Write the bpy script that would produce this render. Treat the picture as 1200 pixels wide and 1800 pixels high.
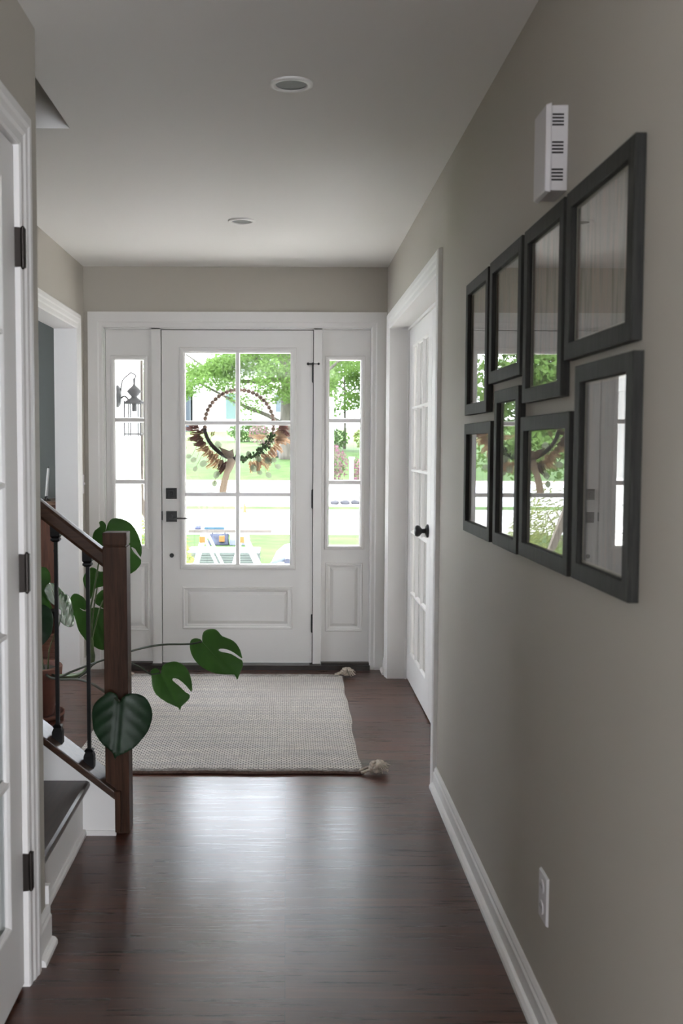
import bpy, bmesh, math, random
from mathutils import Vector, Matrix, noise
from mathutils.geometry import delaunay_2d_cdt

for o in list(bpy.data.objects):
    bpy.data.objects.remove(o)
scene = bpy.context.scene
COL = scene.collection
R = math.radians
random.seed(7)

# ------------------------------------------------------------------ camera
PITCH, ROLL = math.atan(114 / 1825), R(0.16)
fwd = Vector((0, math.cos(PITCH), -math.sin(PITCH)))
down = Vector((0, -math.sin(PITCH), -math.cos(PITCH)))
right = Vector((1, 0, 0))
ex = right * math.cos(ROLL) - down * math.sin(ROLL)
ey = right * math.sin(ROLL) + down * math.cos(ROLL)
cam_data = bpy.data.cameras.new('camera')
cam = bpy.data.objects.new('camera', cam_data)
COL.objects.link(cam)
rot = Matrix((ex, -ey, -fwd)).transposed()
cam.matrix_world = Matrix.Translation((0, 0, 1.342)) @ rot.to_4x4()
cam_data.sensor_width = 36
cam_data.lens = 36.5
cam_data.shift_x = 97 / 1800
cam_data.clip_start = 0.05
cam_data.clip_end = 500
cam_data.dof.use_dof = True
cam_data.dof.focus_distance = 5.6
cam_data.dof.aperture_fstop = 6.3
scene.camera = cam

# ------------------------------------------------------------------ light
scene.view_settings.view_transform = 'Standard'
scene.view_settings.look = 'None'
scene.view_settings.exposure = 0.53
scene.view_settings.gamma = 1.0
scene.view_settings.use_curve_mapping = False
scene.cycles.max_bounces = 10
scene.cycles.diffuse_bounces = 6
scene.cycles.glossy_bounces = 5
scene.cycles.transmission_bounces = 8
scene.cycles.transparent_max_bounces = 24
scene.cycles.caustics_reflective = False
scene.cycles.caustics_refractive = False
scene.cycles.sample_clamp_indirect = 6
scene.cycles.use_denoising = True

world = bpy.data.worlds.new('world')
scene.world = world
world.use_nodes = True
bg = world.node_tree.nodes['Background']
bg.inputs['Color'].default_value = (0.86, 0.89, 1.0, 1)
bg.inputs['Strength'].default_value = SKY_STRENGTH = 13.5

sun_data = bpy.data.lights.new('sun', 'SUN')
sun_data.energy = 20.0
sun_data.color = (1.0, 0.97, 0.91)
sun_data.angle = R(0.6)
sun = bpy.data.objects.new('sun', sun_data)
COL.objects.link(sun)
sun.rotation_euler = Vector((-0.70, 0.10, -0.707)).to_track_quat('-Z', 'Y').to_euler()


def fill_light(name, loc, aim, sx, sy, power, color=(0.97, 0.97, 1.0)):
    """added area lamp that fills the hall and unseen rooms with light"""
    d = bpy.data.lights.new(name, 'AREA')
    d.shape = 'RECTANGLE'
    d.size, d.size_y = sx, sy
    d.energy = power
    d.color = color
    o = bpy.data.objects.new(name, d)
    COL.objects.link(o)
    o.location = loc
    o.rotation_euler = Vector(aim).to_track_quat('-Z', 'Z').to_euler()
    return o


fill_light('kitchen_fill_lamp', (0.72, -3.42, 1.45), (-.12, 1, 0), 0.62, 1.3, 64, (0.94, 0.96, 1.0))  # this and the next six are added fill lamps, no visible source
fill_light('kitchen_side_fill_lamp', (1.40, -3.42, 1.35), (-.3, 1, 0), 0.6, 1.5, 42, (0.92, 0.95, 1.0))  # added fill for the near left wall and trim
fill_light('breakfast_fill_lamp', (-2.3, -3.42, 1.45), (.25, 1, 0), 1.5, 1.3, 160, (0.90, 0.95, 1.0))
fill_light('study_fill_lamp', (3.3, 5.2, 1.45), (-1, 0, 0), 1.6, 1.3, 120)
fill_light('dining_fill_lamp', (-3.9, 6.3, 1.5), (1, 0, 0), 1.0, 1.1, 5)
fill_light('dining_side_fill_lamp', (-4.0, 4.75, 1.5), (1, .08, 0), 1.3, 1.2, 4)  # added fill reaching the right wall through the left opening
fill_light('landing_fill_lamp', (-3.4, 3.1, 3.9), (1, 0, -0.6), 0.7, 0.9, 0.6)

# ------------------------------------------------------------------ materials
MATS = {}


def principled(name):
    m = bpy.data.materials.new(name)
    m.use_nodes = True
    return m, m.node_tree, m.node_tree.nodes['Principled BSDF']


def mat(name, color, rough=0.5, metal=0.0, var=0.0, scale=8.0, bump=0.0, bscale=60.0, spec=0.5,
        stretch=(1, 1, 1), coat=0.0, translucent=0.0):
    if name in MATS:
        return MATS[name]
    m, nt, b = principled(name)
    b.inputs['Base Color'].default_value = (*color, 1)
    b.inputs['Roughness'].default_value = rough
    b.inputs['Metallic'].default_value = metal
    b.inputs['Specular IOR Level'].default_value = spec
    if coat:
        b.inputs['Coat Weight'].default_value = coat
        b.inputs['Coat Roughness'].default_value = 0.12
    N = nt.nodes.new
    if var or bump:
        tc = N('ShaderNodeTexCoord')
        mp = N('ShaderNodeMapping')
        mp.inputs['Scale'].default_value = stretch
        nt.links.new(tc.outputs['Object'], mp.inputs['Vector'])
    if var:
        n = N('ShaderNodeTexNoise')
        n.inputs['Scale'].default_value = scale
        n.inputs['Detail'].default_value = 5
        nt.links.new(mp.outputs['Vector'], n.inputs['Vector'])
        r = N('ShaderNodeValToRGB')
        r.color_ramp.elements[0].position = 0.3
        r.color_ramp.elements[1].position = 0.7
        r.color_ramp.elements[0].color = (*[c * (1 - var) for c in color], 1)
        r.color_ramp.elements[1].color = (*[min(1, c * (1 + var)) for c in color], 1)
        nt.links.new(n.outputs['Fac'], r.inputs['Fac'])
        nt.links.new(r.outputs['Color'], b.inputs['Base Color'])
    if bump:
        n2 = N('ShaderNodeTexNoise')
        n2.inputs['Scale'].default_value = bscale
        n2.inputs['Detail'].default_value = 3
        nt.links.new(mp.outputs['Vector'], n2.inputs['Vector'])
        bp = N('ShaderNodeBump')
        bp.inputs['Strength'].default_value = bump
        bp.inputs['Distance'].default_value = 0.004
        nt.links.new(n2.outputs['Fac'], bp.inputs['Height'])
        nt.links.new(bp.outputs['Normal'], b.inputs['Normal'])
    if translucent:
        t = N('ShaderNodeBsdfTranslucent')
        t.inputs['Color'].default_value = (*[min(1, c * 1.6) for c in color], 1)
        mx = N('ShaderNodeMixShader')
        mx.inputs['Fac'].default_value = translucent
        nt.links.new(b.outputs['BSDF'], mx.inputs[1])
        nt.links.new(t.outputs['BSDF'], mx.inputs[2])
        nt.links.new(mx.outputs['Shader'], nt.nodes['Material Output'].inputs['Surface'])
    MATS[name] = m
    return m


def glass_mat(name, tint=(1, 1, 1), ior=1.5, rough=0.0):
    """thin sheet glass: clear transmission with a Fresnel reflection"""
    m = bpy.data.materials.new(name)
    m.use_nodes = True
    nt = m.node_tree
    nt.nodes.remove(nt.nodes['Principled BSDF'])
    N = nt.nodes.new
    tr = N('ShaderNodeBsdfTransparent')
    tr.inputs['Color'].default_value = (*tint, 1)
    gl = N('ShaderNodeBsdfGlossy')
    gl.inputs['Roughness'].default_value = rough
    # Schlick reflectance on |cos|, the same from both faces of the sheet
    geo = N('ShaderNodeNewGeometry')
    dot = N('ShaderNodeVectorMath')
    dot.operation = 'DOT_PRODUCT'
    nt.links.new(geo.outputs['Incoming'], dot.inputs[0])
    nt.links.new(geo.outputs['Normal'], dot.inputs[1])

    def math_node(op, a, b=None):
        n = N('ShaderNodeMath')
        n.operation = op
        for i, v in enumerate((a, b)):
            if v is None:
                continue
            if isinstance(v, (int, float)):
                n.inputs[i].default_value = v
            else:
                nt.links.new(v, n.inputs[i])
        return n.outputs[0]
    f0 = ((ior - 1) / (ior + 1)) ** 2
    c = math_node('ABSOLUTE', dot.outputs['Value'])
    fres = math_node('ADD', math_node('MULTIPLY', math_node('POWER', math_node('SUBTRACT', 1.0, c), 5.0), 1 - f0), f0)
    mx = N('ShaderNodeMixShader')
    nt.links.new(fres, mx.inputs['Fac'])
    nt.links.new(tr.outputs['BSDF'], mx.inputs[1])
    nt.links.new(gl.outputs['BSDF'], mx.inputs[2])
    nt.links.new(mx.outputs['Shader'], nt.nodes['Material Output'].inputs['Surface'])
    return m


M_WALL = mat('greige_paint', (0.45, 0.42, 0.368), 0.62, bump=0.05, bscale=240, spec=0.35)
M_DINING = mat('dark_green_grey_paint', (0.11, 0.12, 0.105), 0.6, bump=0.05, bscale=240)
M_CEIL = mat('ceiling_paint', (0.79, 0.775, 0.755), 0.9, bump=0.04, bscale=200, spec=0.2)
M_TRIM = mat('white_trim_paint', (0.80, 0.785, 0.77), 0.46, bump=0.02, bscale=120)
M_DOOR = mat('white_door_paint', (0.72, 0.705, 0.69), 0.38, bump=0.02, bscale=120)
M_BLACK = mat('matte_black_metal', (0.012, 0.012, 0.013), 0.38, metal=0.0, bump=0.03, bscale=300)
M_IRON = mat('black_iron', (0.006, 0.006, 0.006), 0.5, bump=0.05, bscale=200, spec=0.2)
M_BRONZE = mat('dark_bronze', (0.022, 0.017, 0.014), 0.42, metal=0.6)
M_THRESH = mat('dark_threshold', (0.025, 0.018, 0.014), 0.4, var=0.3, scale=20)
M_GLASS = glass_mat('window_glass', (0.97, 0.985, 0.98), 1.45)
M_PICGLASS = glass_mat('picture_glass', (0.99, 0.99, 0.99), 1.55)
M_RAWWOOD = mat('bare_orange_wood', (0.55, 0.25, 0.10), 0.6, var=0.25, scale=20, stretch=(20, 20, 1))
M_PLASTIC = mat('white_plastic', (0.62, 0.60, 0.61), 0.45)
M_SLOT = mat('dark_slot', (0.015, 0.013, 0.014), 0.8)


def wood_mat(name, dark, light, axis='x', rough=0.35, gscale=6.0, bump=0.15):
    m, nt, b = principled(name)
    N = nt.nodes.new
    tc = N('ShaderNodeTexCoord')
    mp = N('ShaderNodeMapping')
    s = {'x': (0.9, 14, 14), 'y': (14, 0.9, 14), 'z': (14, 14, 0.9)}[axis]
    mp.inputs['Scale'].default_value = s
    n = N('ShaderNodeTexNoise')
    n.inputs['Scale'].default_value = gscale
    n.inputs['Detail'].default_value = 8
    n.inputs['Roughness'].default_value = 0.65
    r = N('ShaderNodeValToRGB')
    r.color_ramp.elements[0].position = 0.32
    r.color_ramp.elements[1].position = 0.72
    r.color_ramp.elements[0].color = (*dark, 1)
    r.color_ramp.elements[1].color = (*light, 1)
    bp = N('ShaderNodeBump')
    bp.inputs['Strength'].default_value = bump
    bp.inputs['Distance'].default_value = 0.002
    L = nt.links.new
    L(tc.outputs['Object'], mp.inputs['Vector'])
    L(mp.outputs['Vector'], n.inputs['Vector'])
    L(n.outputs['Fac'], r.inputs['Fac'])
    L(r.outputs['Color'], b.inputs['Base Color'])
    L(n.outputs['Fac'], bp.inputs['Height'])
    L(bp.outputs['Normal'], b.inputs['Normal'])
    b.inputs['Roughness'].default_value = rough
    MATS[name] = m
    return m


M_OAKZ = wood_mat('dark_stained_oak_upright', (0.020, 0.0085, 0.0045), (0.078, 0.034, 0.018), 'z', 0.5)
M_OAKX = wood_mat('dark_stained_oak_rail', (0.022, 0.010, 0.006), (0.075, 0.036, 0.020), 'x', 0.30)
M_OAKY = wood_mat('dark_stained_oak_tread', (0.016, 0.009, 0.006), (0.055, 0.028, 0.018), 'y', 0.30)
M_SIDEBOARD = wood_mat('red_brown_wood', (0.05, 0.018, 0.010), (0.13, 0.05, 0.025), 'z', 0.4)
M_FRAME = wood_mat('charcoal_stained_wood', (0.012, 0.012, 0.011), (0.042, 0.042, 0.038), 'z', 0.6, 9, 0.3)
M_OAKZ.node_tree.nodes['Principled BSDF'].inputs['Specular IOR Level'].default_value = 0.2
M_FRAME.node_tree.nodes['Principled BSDF'].inputs['Specular IOR Level'].default_value = 0.25


def floor_mat():
    m, nt, b = principled('dark_oak_floor')
    N = nt.nodes.new
    L = nt.links.new
    tc = N('ShaderNodeTexCoord')
    br = N('ShaderNodeTexBrick')
    br.offset = 0.37
    br.offset_frequency = 3
    br.inputs['Scale'].default_value = 1
    br.inputs['Brick Width'].default_value = 1.15
    br.inputs['Row Height'].default_value = 0.057
    br.inputs['Mortar Size'].default_value = 0.0009
    br.inputs['Mortar Smooth'].default_value = 0.2
    br.inputs['Bias'].default_value = 0.0
    br.inputs['Color1'].default_value = (0.0, 0.0, 0.0, 1)
    br.inputs['Color2'].default_value = (1.0, 1.0, 1.0, 1)
    br.inputs['Mortar'].default_value = (0.2, 0.2, 0.2, 1)
    L(tc.outputs['Object'], br.inputs['Vector'])
    mp = N('ShaderNodeMapping')
    mp.inputs['Scale'].default_value = (1.1, 22, 1)
    L(tc.outputs['Object'], mp.inputs['Vector'])
    off = N('ShaderNodeVectorMath')
    off.operation = 'ADD'
    L(mp.outputs['Vector'], off.inputs[0])
    L(br.outputs['Color'], off.inputs[1])
    n = N('ShaderNodeTexNoise')
    n.inputs['Scale'].default_value = 3.2
    n.inputs['Detail'].default_value = 9
    n.inputs['Roughness'].default_value = 0.66
    L(off.outputs['Vector'], n.inputs['Vector'])
    r = N('ShaderNodeValToRGB')
    e = r.color_ramp.elements
    e[0].position, e[0].color = 0.28, (0.021, 0.008, 0.005, 1)
    e[1].position, e[1].color = 0.74, (0.110, 0.036, 0.019, 1)
    L(n.outputs['Fac'], r.inputs['Fac'])
    tone = N('ShaderNodeValToRGB')
    t = tone.color_ramp.elements
    t[0].color = (0.66, 0.62, 0.62, 1)
    t[1].color = (1.25, 1.15, 1.1, 1)
    L(br.outputs['Color'], tone.inputs['Fac'])
    mul = N('ShaderNodeMix')
    mul.data_type = 'RGBA'
    mul.blend_type = 'MULTIPLY'
    mul.inputs['Factor'].default_value = 1
    L(r.outputs['Color'], mul.inputs['A'])
    L(tone.outputs['Color'], mul.inputs['B'])
    seam = N('ShaderNodeMix')
    seam.data_type = 'RGBA'
    L(br.outputs['Fac'], seam.inputs['Factor'])
    L(mul.outputs['Result'], seam.inputs['A'])
    seam.inputs['B'].default_value = (0.008, 0.005, 0.004, 1)
    L(seam.outputs['Result'], b.inputs['Base Color'])
    rr = N('ShaderNodeMapRange')
    rr.inputs['To Min'].default_value = 0.20
    rr.inputs['To Max'].default_value = 0.38
    L(n.outputs['Fac'], rr.inputs['Value'])
    L(rr.outputs['Result'], b.inputs['Roughness'])
    bp = N('ShaderNodeBump')
    bp.inputs['Strength'].default_value = 0.035
    bp.inputs['Distance'].default_value = 0.002
    L(n.outputs['Fac'], bp.inputs['Height'])
    bp2 = N('ShaderNodeBump')
    bp2.invert = True
    bp2.inputs['Strength'].default_value = 0.25
    bp2.inputs['Distance'].default_value = 0.001
    L(br.outputs['Fac'], bp2.inputs['Height'])
    L(bp.outputs['Normal'], bp2.inputs['Normal'])
    L(bp2.outputs['Normal'], b.inputs['Normal'])
    b.inputs['Specular IOR Level'].default_value = 0.68
    return m


def rug_mat():
    m, nt, b = principled('woven_wool')
    N = nt.nodes.new
    L = nt.links.new
    tc = N('ShaderNodeTexCoord')
    wob = N('ShaderNodeTexNoise')
    wob.inputs['Scale'].default_value = 6
    L(tc.outputs['Object'], wob.inputs['Vector'])
    sc = N('ShaderNodeVectorMath')
    sc.operation = 'SCALE'
    sc.inputs['Scale'].default_value = 0.012
    L(wob.outputs['Color'], sc.inputs[0])
    add = N('ShaderNodeVectorMath')
    add.operation = 'ADD'
    L(tc.outputs['Object'], add.inputs[0])
    L(sc.outputs['Vector'], add.inputs[1])
    br = N('ShaderNodeTexBrick')
    br.offset = 0.5
    br.inputs['Scale'].default_value = 1
    br.inputs['Brick Width'].default_value = 0.0215
    br.inputs['Row Height'].default_value = 0.0155
    br.inputs['Mortar Size'].default_value = 0.0030
    br.inputs['Mortar Smooth'].default_value = 0.6
    br.inputs['Color1'].default_value = (0.78, 0.72, 0.64, 1)
    br.inputs['Color2'].default_value = (0.62, 0.575, 0.52, 1)
    br.inputs['Mortar'].default_value = (0.13, 0.115, 0.105, 1)
    L(add.outputs['Vector'], br.inputs['Vector'])
    # warp bands running across the rug, a few grey-blue rows
    mp = N('ShaderNodeMapping')
    mp.inputs['Scale'].default_value = (0.35, 7, 1)
    L(tc.outputs['Object'], mp.inputs['Vector'])
    n = N('ShaderNodeTexNoise')
    n.inputs['Scale'].default_value = 4
    n.inputs['Detail'].default_value = 4
    L(mp.outputs['Vector'], n.inputs['Vector'])
    r = N('ShaderNodeValToRGB')
    r.color_ramp.elements[0].position = 0.36
    r.color_ramp.elements[0].color = (0.80, 0.81, 0.86, 1)
    r.color_ramp.elements[1].position = 0.56
    r.color_ramp.elements[1].color = (1, 1, 1, 1)
    L(n.outputs['Fac'], r.inputs['Fac'])
    mul = N('ShaderNodeMix')
    mul.data_type = 'RGBA'
    mul.blend_type = 'MULTIPLY'
    mul.inputs['Factor'].default_value = 1
    L(br.outputs['Color'], mul.inputs['A'])
    L(r.outputs['Color'], mul.inputs['B'])
    L(mul.outputs['Result'], b.inputs['Base Color'])
    bp = N('ShaderNodeBump')
    bp.invert = True
    bp.inputs['Strength'].default_value = 0.9
    bp.inputs['Distance'].default_value = 0.006
    L(br.outputs['Fac'], bp.inputs['Height'])
    L(bp.outputs['Normal'], b.inputs['Normal'])
    b.inputs['Roughness'].default_value = 0.85
    b.inputs['Specular IOR Level'].default_value = 0.25
    b.inputs['Sheen Weight'].default_value = 0.25
    return m


def print_mat(seed, a, bcol, ccol):
    """loosely brushed vertical strokes of a muted abstract print"""
    m, nt, b = principled('abstract_print')
    N = nt.nodes.new
    L = nt.links.new
    tc = N('ShaderNodeTexCoord')
    mp = N('ShaderNodeMapping')
    mp.inputs['Scale'].default_value = (1, 60, 5)
    mp.inputs['Location'].default_value = (seed, seed * 3, seed)
    L(tc.outputs['Object'], mp.inputs['Vector'])
    n = N('ShaderNodeTexNoise')
    n.inputs['Scale'].default_value = 1.4
    n.inputs['Detail'].default_value = 4
    L(mp.outputs['Vector'], n.inputs['Vector'])
    r = N('ShaderNodeValToRGB')
    e = r.color_ramp.elements
    e[0].position, e[0].color = 0.34, (*a, 1)
    e[1].position, e[1].color = 0.66, (*ccol, 1)
    x = e.new(0.5)
    x.color = (*bcol, 1)
    L(n.outputs['Fac'], r.inputs['Fac'])
    L(r.outputs['Color'], b.inputs['Base Color'])
    b.inputs['Roughness'].default_value = 0.7
    return m


# ------------------------------------------------------------------ mesh helpers
def MY(y):
    return lambda s, z, d: Vector((s, y - d, z))


def MX(x):
    return lambda s, z, d: Vector((x - d, s, z))


def MXL(x):
    return lambda s, z, d: Vector((x + d, s, z))


def finish(name, bm, m, parent=None, smooth=False, bevel=0.0, recalc=True, local=False):
    """links the collected shape as one object; parts are given in world metres and hung under their parent"""
    if recalc:
        bmesh.ops.recalc_face_normals(bm, faces=bm.faces)
    me = bpy.data.meshes.new(name)
    bm.to_mesh(me)
    bm.free()
    o = bpy.data.objects.new(name, me)
    COL.objects.link(o)
    if m:
        me.materials.append(m)
    if smooth:
        for p in me.polygons:
            p.use_smooth = True
    if bevel:
        bv = o.modifiers.new('edge', 'BEVEL')
        bv.width = bevel
        bv.segments = 2
        bv.limit_method = 'ANGLE'
        bv.angle_limit = R(40)
    if parent:
        o.parent = parent
        if not local:
            base = Vector((0, 0, 0))
            p = parent
            while p:
                base += Vector(p.location)
                p = p.parent
            o.location = -base
    return o


def recentre(o):
    """moves the origin of an unparented mesh to the middle of its base"""
    vs = o.data.vertices
    xs = [v.co.x for v in vs]; ys = [v.co.y for v in vs]; zs = [v.co.z for v in vs]
    c = Vector(((min(xs) + max(xs)) / 2, (min(ys) + max(ys)) / 2, min(zs)))
    o.data.transform(Matrix.Translation(-c))
    o.location = c
    return o


def tag(o, label=None, cat=None, group=None, kind=None):
    if label:
        o['label'] = label
    if cat:
        o['category'] = cat
    if group:
        o['group'] = group
    if kind:
        o['kind'] = kind
    return o


def thing(name, loc, label, cat, group=None, kind=None):
    o = bpy.data.objects.new(name, None)
    o.empty_display_size = 0.1
    COL.objects.link(o)
    o.location = loc
    return tag(o, label, cat, group, kind)


def copy_tree(o, parent=None):
    c = o.copy()
    COL.objects.link(c)
    c.parent = parent
    for ch in list(o.children):
        copy_tree(ch, c)
    return c


def nb():
    return bmesh.new()


def box(bm, a, b, rotz=0.0, pivot=None):
    x0, y0, z0 = a
    x1, y1, z1 = b
    vs = [bm.verts.new(p) for p in ((x0, y0, z0), (x1, y0, z0), (x1, y1, z0), (x0, y1, z0),
                                    (x0, y0, z1), (x1, y0, z1), (x1, y1, z1), (x0, y1, z1))]
    for f in ((0, 3, 2, 1), (4, 5, 6, 7), (0, 1, 5, 4), (1, 2, 6, 5), (2, 3, 7, 6), (3, 0, 4, 7)):
        bm.faces.new([vs[i] for i in f])
    if rotz:
        c = pivot or Vector(((x0 + x1) / 2, (y0 + y1) / 2, 0))
        bmesh.ops.rotate(bm, verts=vs, cent=c, matrix=Matrix.Rotation(rotz, 3, 'Z'))
    return vs


def mbox(bm, mp, s0, s1, z0, z1, d0, d1, taper=0.0):
    """box on a wall plane; taper narrows the front face"""
    t = taper
    back = [mp(s0, z0, d0), mp(s1, z0, d0), mp(s1, z1, d0), mp(s0, z1, d0)]
    ts = t if abs(s1 - s0) > 2 * t else 0
    tz = t if abs(z1 - z0) > 2 * t else 0
    front = [mp(s0 + ts, z0 + tz, d1), mp(s1 - ts, z0 + tz, d1), mp(s1 - ts, z1 - tz, d1), mp(s0 + ts, z1 - tz, d1)]
    vs = [bm.verts.new(p) for p in back + front]
    for f in ((0, 3, 2, 1), (4, 5, 6, 7), (0, 1, 5, 4), (1, 2, 6, 5), (2, 3, 7, 6), (3, 0, 4, 7)):
        bm.faces.new([vs[i] for i in f])
    return vs


def plate(bm, mp, s0, s1, z0, z1, holes, d0, d1):
    """flat slab with rectangular holes"""
    ss = sorted({s0, s1, *[h[0] for h in holes], *[h[1] for h in holes]})
    zs = sorted({z0, z1, *[h[2] for h in holes], *[h[3] for h in holes]})
    ss = [s for s in ss if s0 - 1e-6 <= s <= s1 + 1e-6]
    zs = [z for z in zs if z0 - 1e-6 <= z <= z1 + 1e-6]

    def solid(i, j):
        if not (0 <= i < len(ss) - 1 and 0 <= j < len(zs) - 1):
            return False
        cs, cz = (ss[i] + ss[i + 1]) / 2, (zs[j] + zs[j + 1]) / 2
        return not any(h[0] < cs < h[1] and h[2] < cz < h[3] for h in holes)

    vv = {}

    def v(i, j, d):
        k = (i, j, d)
        if k not in vv:
            vv[k] = bm.verts.new(mp(ss[i], zs[j], d))
        return vv[k]

    for i in range(len(ss) - 1):
        for j in range(len(zs) - 1):
            if not solid(i, j):
                continue
            bm.faces.new([v(i, j, d1), v(i + 1, j, d1), v(i + 1, j + 1, d1), v(i, j + 1, d1)])
            bm.faces.new([v(i, j, d0), v(i, j + 1, d0), v(i + 1, j + 1, d0), v(i + 1, j, d0)])
            for (di, dj, a, b) in ((-1, 0, (i, j), (i, j + 1)), (1, 0, (i + 1, j + 1), (i + 1, j)),
                                   (0, -1, (i + 1, j), (i, j)), (0, 1, (i, j + 1), (i + 1, j + 1))):
                if not solid(i + di, j + dj):
                    bm.faces.new([v(*a, d0), v(*b, d0), v(*b, d1), v(*a, d1)])


def rect_sweep(bm, mp, s0, s1, z0, z1, prof):
    """mitred moulding round a rectangle; prof = [(inset from the outer edge, height)]"""
    loops = [[bm.verts.new(mp(a, b, d)) for a, b in ((s0 + w, z0 + w), (s1 - w, z0 + w), (s1 - w, z1 - w), (s0 + w, z1 - w))]
             for w, d in prof]
    for l0, l1 in zip(loops, loops[1:]):
        for k in range(4):
            bm.faces.new([l0[k], l0[(k + 1) % 4], l1[(k + 1) % 4], l1[k]])
    return loops


def u_sweep(bm, mp, s0, s1, zt, prof, zb=0.0):
    """casing round a door: prof = [(distance out from the opening, height)]"""
    loops = [[bm.verts.new(mp(a, b, d)) for a, b in ((s0 - w, zb), (s0 - w, zt + w), (s1 + w, zt + w), (s1 + w, zb))]
             for w, d in prof]
    for l0, l1 in zip(loops, loops[1:]):
        for k in range(3):
            bm.faces.new([l0[k], l0[k + 1], l1[k + 1], l1[k]])


def bar_sweep(bm, p0, p1, out, prof, up=Vector((0, 0, 1))):
    """straight moulding (baseboard): prof = [(out from wall, height)] closed"""
    p0, p1, out = Vector(p0), Vector(p1), Vector(out)
    a = [bm.verts.new(p0 + out * d + up * h) for d, h in prof]
    b = [bm.verts.new(p1 + out * d + up * h) for d, h in prof]
    n = len(prof)
    for i in range(n):
        bm.faces.new([a[i], a[(i + 1) % n], b[(i + 1) % n], b[i]])
    bm.faces.new(a)
    bm.faces.new(b[::-1])


def smooth_path(pts, n=6):
    """Catmull-Rom through the points"""
    P = [Vector(p) for p in pts]
    P = [P[0] * 2 - P[1]] + P + [P[-1] * 2 - P[-2]]
    out = []
    for i in range(1, len(P) - 2):
        for k in range(n):
            t = k / n
            a, b, c, d = P[i - 1], P[i], P[i + 1], P[i + 2]
            out.append(0.5 * ((2 * b) + (c - a) * t + (2 * a - 5 * b + 4 * c - d) * t * t + (3 * b - a - 3 * c + d) * t ** 3))
    out.append(P[-2])
    return out


def tube(bm, pts, r, seg=8, r1=None, cap=True):
    pts = [Vector(p) for p in pts]
    rings = []
    nrm = None
    for i, p in enumerate(pts):
        t = (pts[min(i + 1, len(pts) - 1)] - pts[max(i - 1, 0)]).normalized()
        if nrm is None:
            nrm = t.orthogonal().normalized()
        else:
            nrm = (nrm - t * nrm.dot(t))
            nrm = nrm.normalized() if nrm.length > 1e-6 else t.orthogonal().normalized()
        bn = t.cross(nrm)
        rr = r if r1 is None else r + (r1 - r) * i / max(1, len(pts) - 1)
        rings.append([bm.verts.new(p + (nrm * math.cos(2 * math.pi * k / seg) + bn * math.sin(2 * math.pi * k / seg)) * rr)
                      for k in range(seg)])
    for a, b in zip(rings, rings[1:]):
        for k in range(seg):
            bm.faces.new([a[k], a[(k + 1) % seg], b[(k + 1) % seg], b[k]])
    if cap:
        bm.faces.new(rings[0][::-1])
        bm.faces.new(rings[-1])


def lathe(bm, prof, seg=24, origin=(0, 0, 0), axis='z', squash=1.0):
    """prof = [(radius, along)]"""
    o = Vector(origin)
    ax = {'z': (Vector((1, 0, 0)), Vector((0, 1, 0)), Vector((0, 0, 1))),
          'y': (Vector((1, 0, 0)), Vector((0, 0, 1)), Vector((0, -1, 0))),
          'x': (Vector((0, 1, 0)), Vector((0, 0, 1)), Vector((-1, 0, 0)))}[axis]
    rings = []
    for r, h in prof:
        if r < 1e-6:
            rings.append([bm.verts.new(o + ax[2] * h)])
        else:
            rings.append([bm.verts.new(o + ax[0] * (r * math.cos(2 * math.pi * k / seg)) +
                                       ax[1] * (r * squash * math.sin(2 * math.pi * k / seg)) + ax[2] * h) for k in range(seg)])
    for a, b in zip(rings, rings[1:]):
        for k in range(seg):
            if len(a) == 1 and len(b) == 1:
                continue
            if len(a) == 1:
                bm.faces.new([a[0], b[(k + 1) % seg], b[k]])
            elif len(b) == 1:
                bm.faces.new([a[k], a[(k + 1) % seg], b[0]])
            else:
                bm.faces.new([a[k], a[(k + 1) % seg], b[(k + 1) % seg], b[k]])
    if len(rings[0]) > 1:
        bm.faces.new(rings[0][::-1])
    if len(rings[-1]) > 1:
        bm.faces.new(rings[-1])


def ball(bm, c, r, seg=10, rings=6, squash=(1, 1, 1)):
    vs = bmesh.ops.create_uvsphere(bm, u_segments=seg, v_segments=rings, radius=r)['verts']
    bmesh.ops.scale(bm, vec=squash, verts=vs)
    bmesh.ops.translate(bm, vec=c, verts=vs)
    return vs


def sheet(bm, outline, grid, bend):
    """thin curved sheet from a 2D outline; bend(u, v) -> world point"""
    pts = [Vector(p) for p in outline]
    n = len(pts)
    xs = [p.x for p in pts]; ys = [p.y for p in pts]

    def inside(x, y):
        c = False
        j = n - 1
        for i in range(n):
            if (pts[i].y > y) != (pts[j].y > y) and x < (pts[j].x - pts[i].x) * (y - pts[i].y) / (pts[j].y - pts[i].y + 1e-12) + pts[i].x:
                c = not c
            j = i
        return c
    allp = list(pts)
    x = min(xs) + grid / 2
    while x < max(xs):
        y = min(ys) + grid / 2
        while y < max(ys):
            if inside(x, y) and min((Vector((x, y)) - p).length for p in pts) > grid * 0.35:
                allp.append(Vector((x, y)))
            y += grid
        x += grid
    res = delaunay_2d_cdt(allp, [], [list(range(n))], 1, 1e-6)
    vs = [bm.verts.new(bend(p.x, p.y)) for p in res[0]]
    for f in res[2]:
        try:
            bm.faces.new([vs[i] for i in f])
        except ValueError:
            pass


def smooth_outline(pts, n=3):
    """closed Catmull-Rom"""
    P = [Vector(p) for p in pts]
    m = len(P)
    out = []
    for i in range(m):
        a, b, c, d = P[i - 1], P[i], P[(i + 1) % m], P[(i + 2) % m]
        for k in range(n):
            t = k / n
            out.append(0.5 * ((2 * b) + (c - a) * t + (2 * a - 5 * b + 4 * c - d) * t * t + (3 * b - a - 3 * c + d) * t ** 3))
    return out

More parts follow.
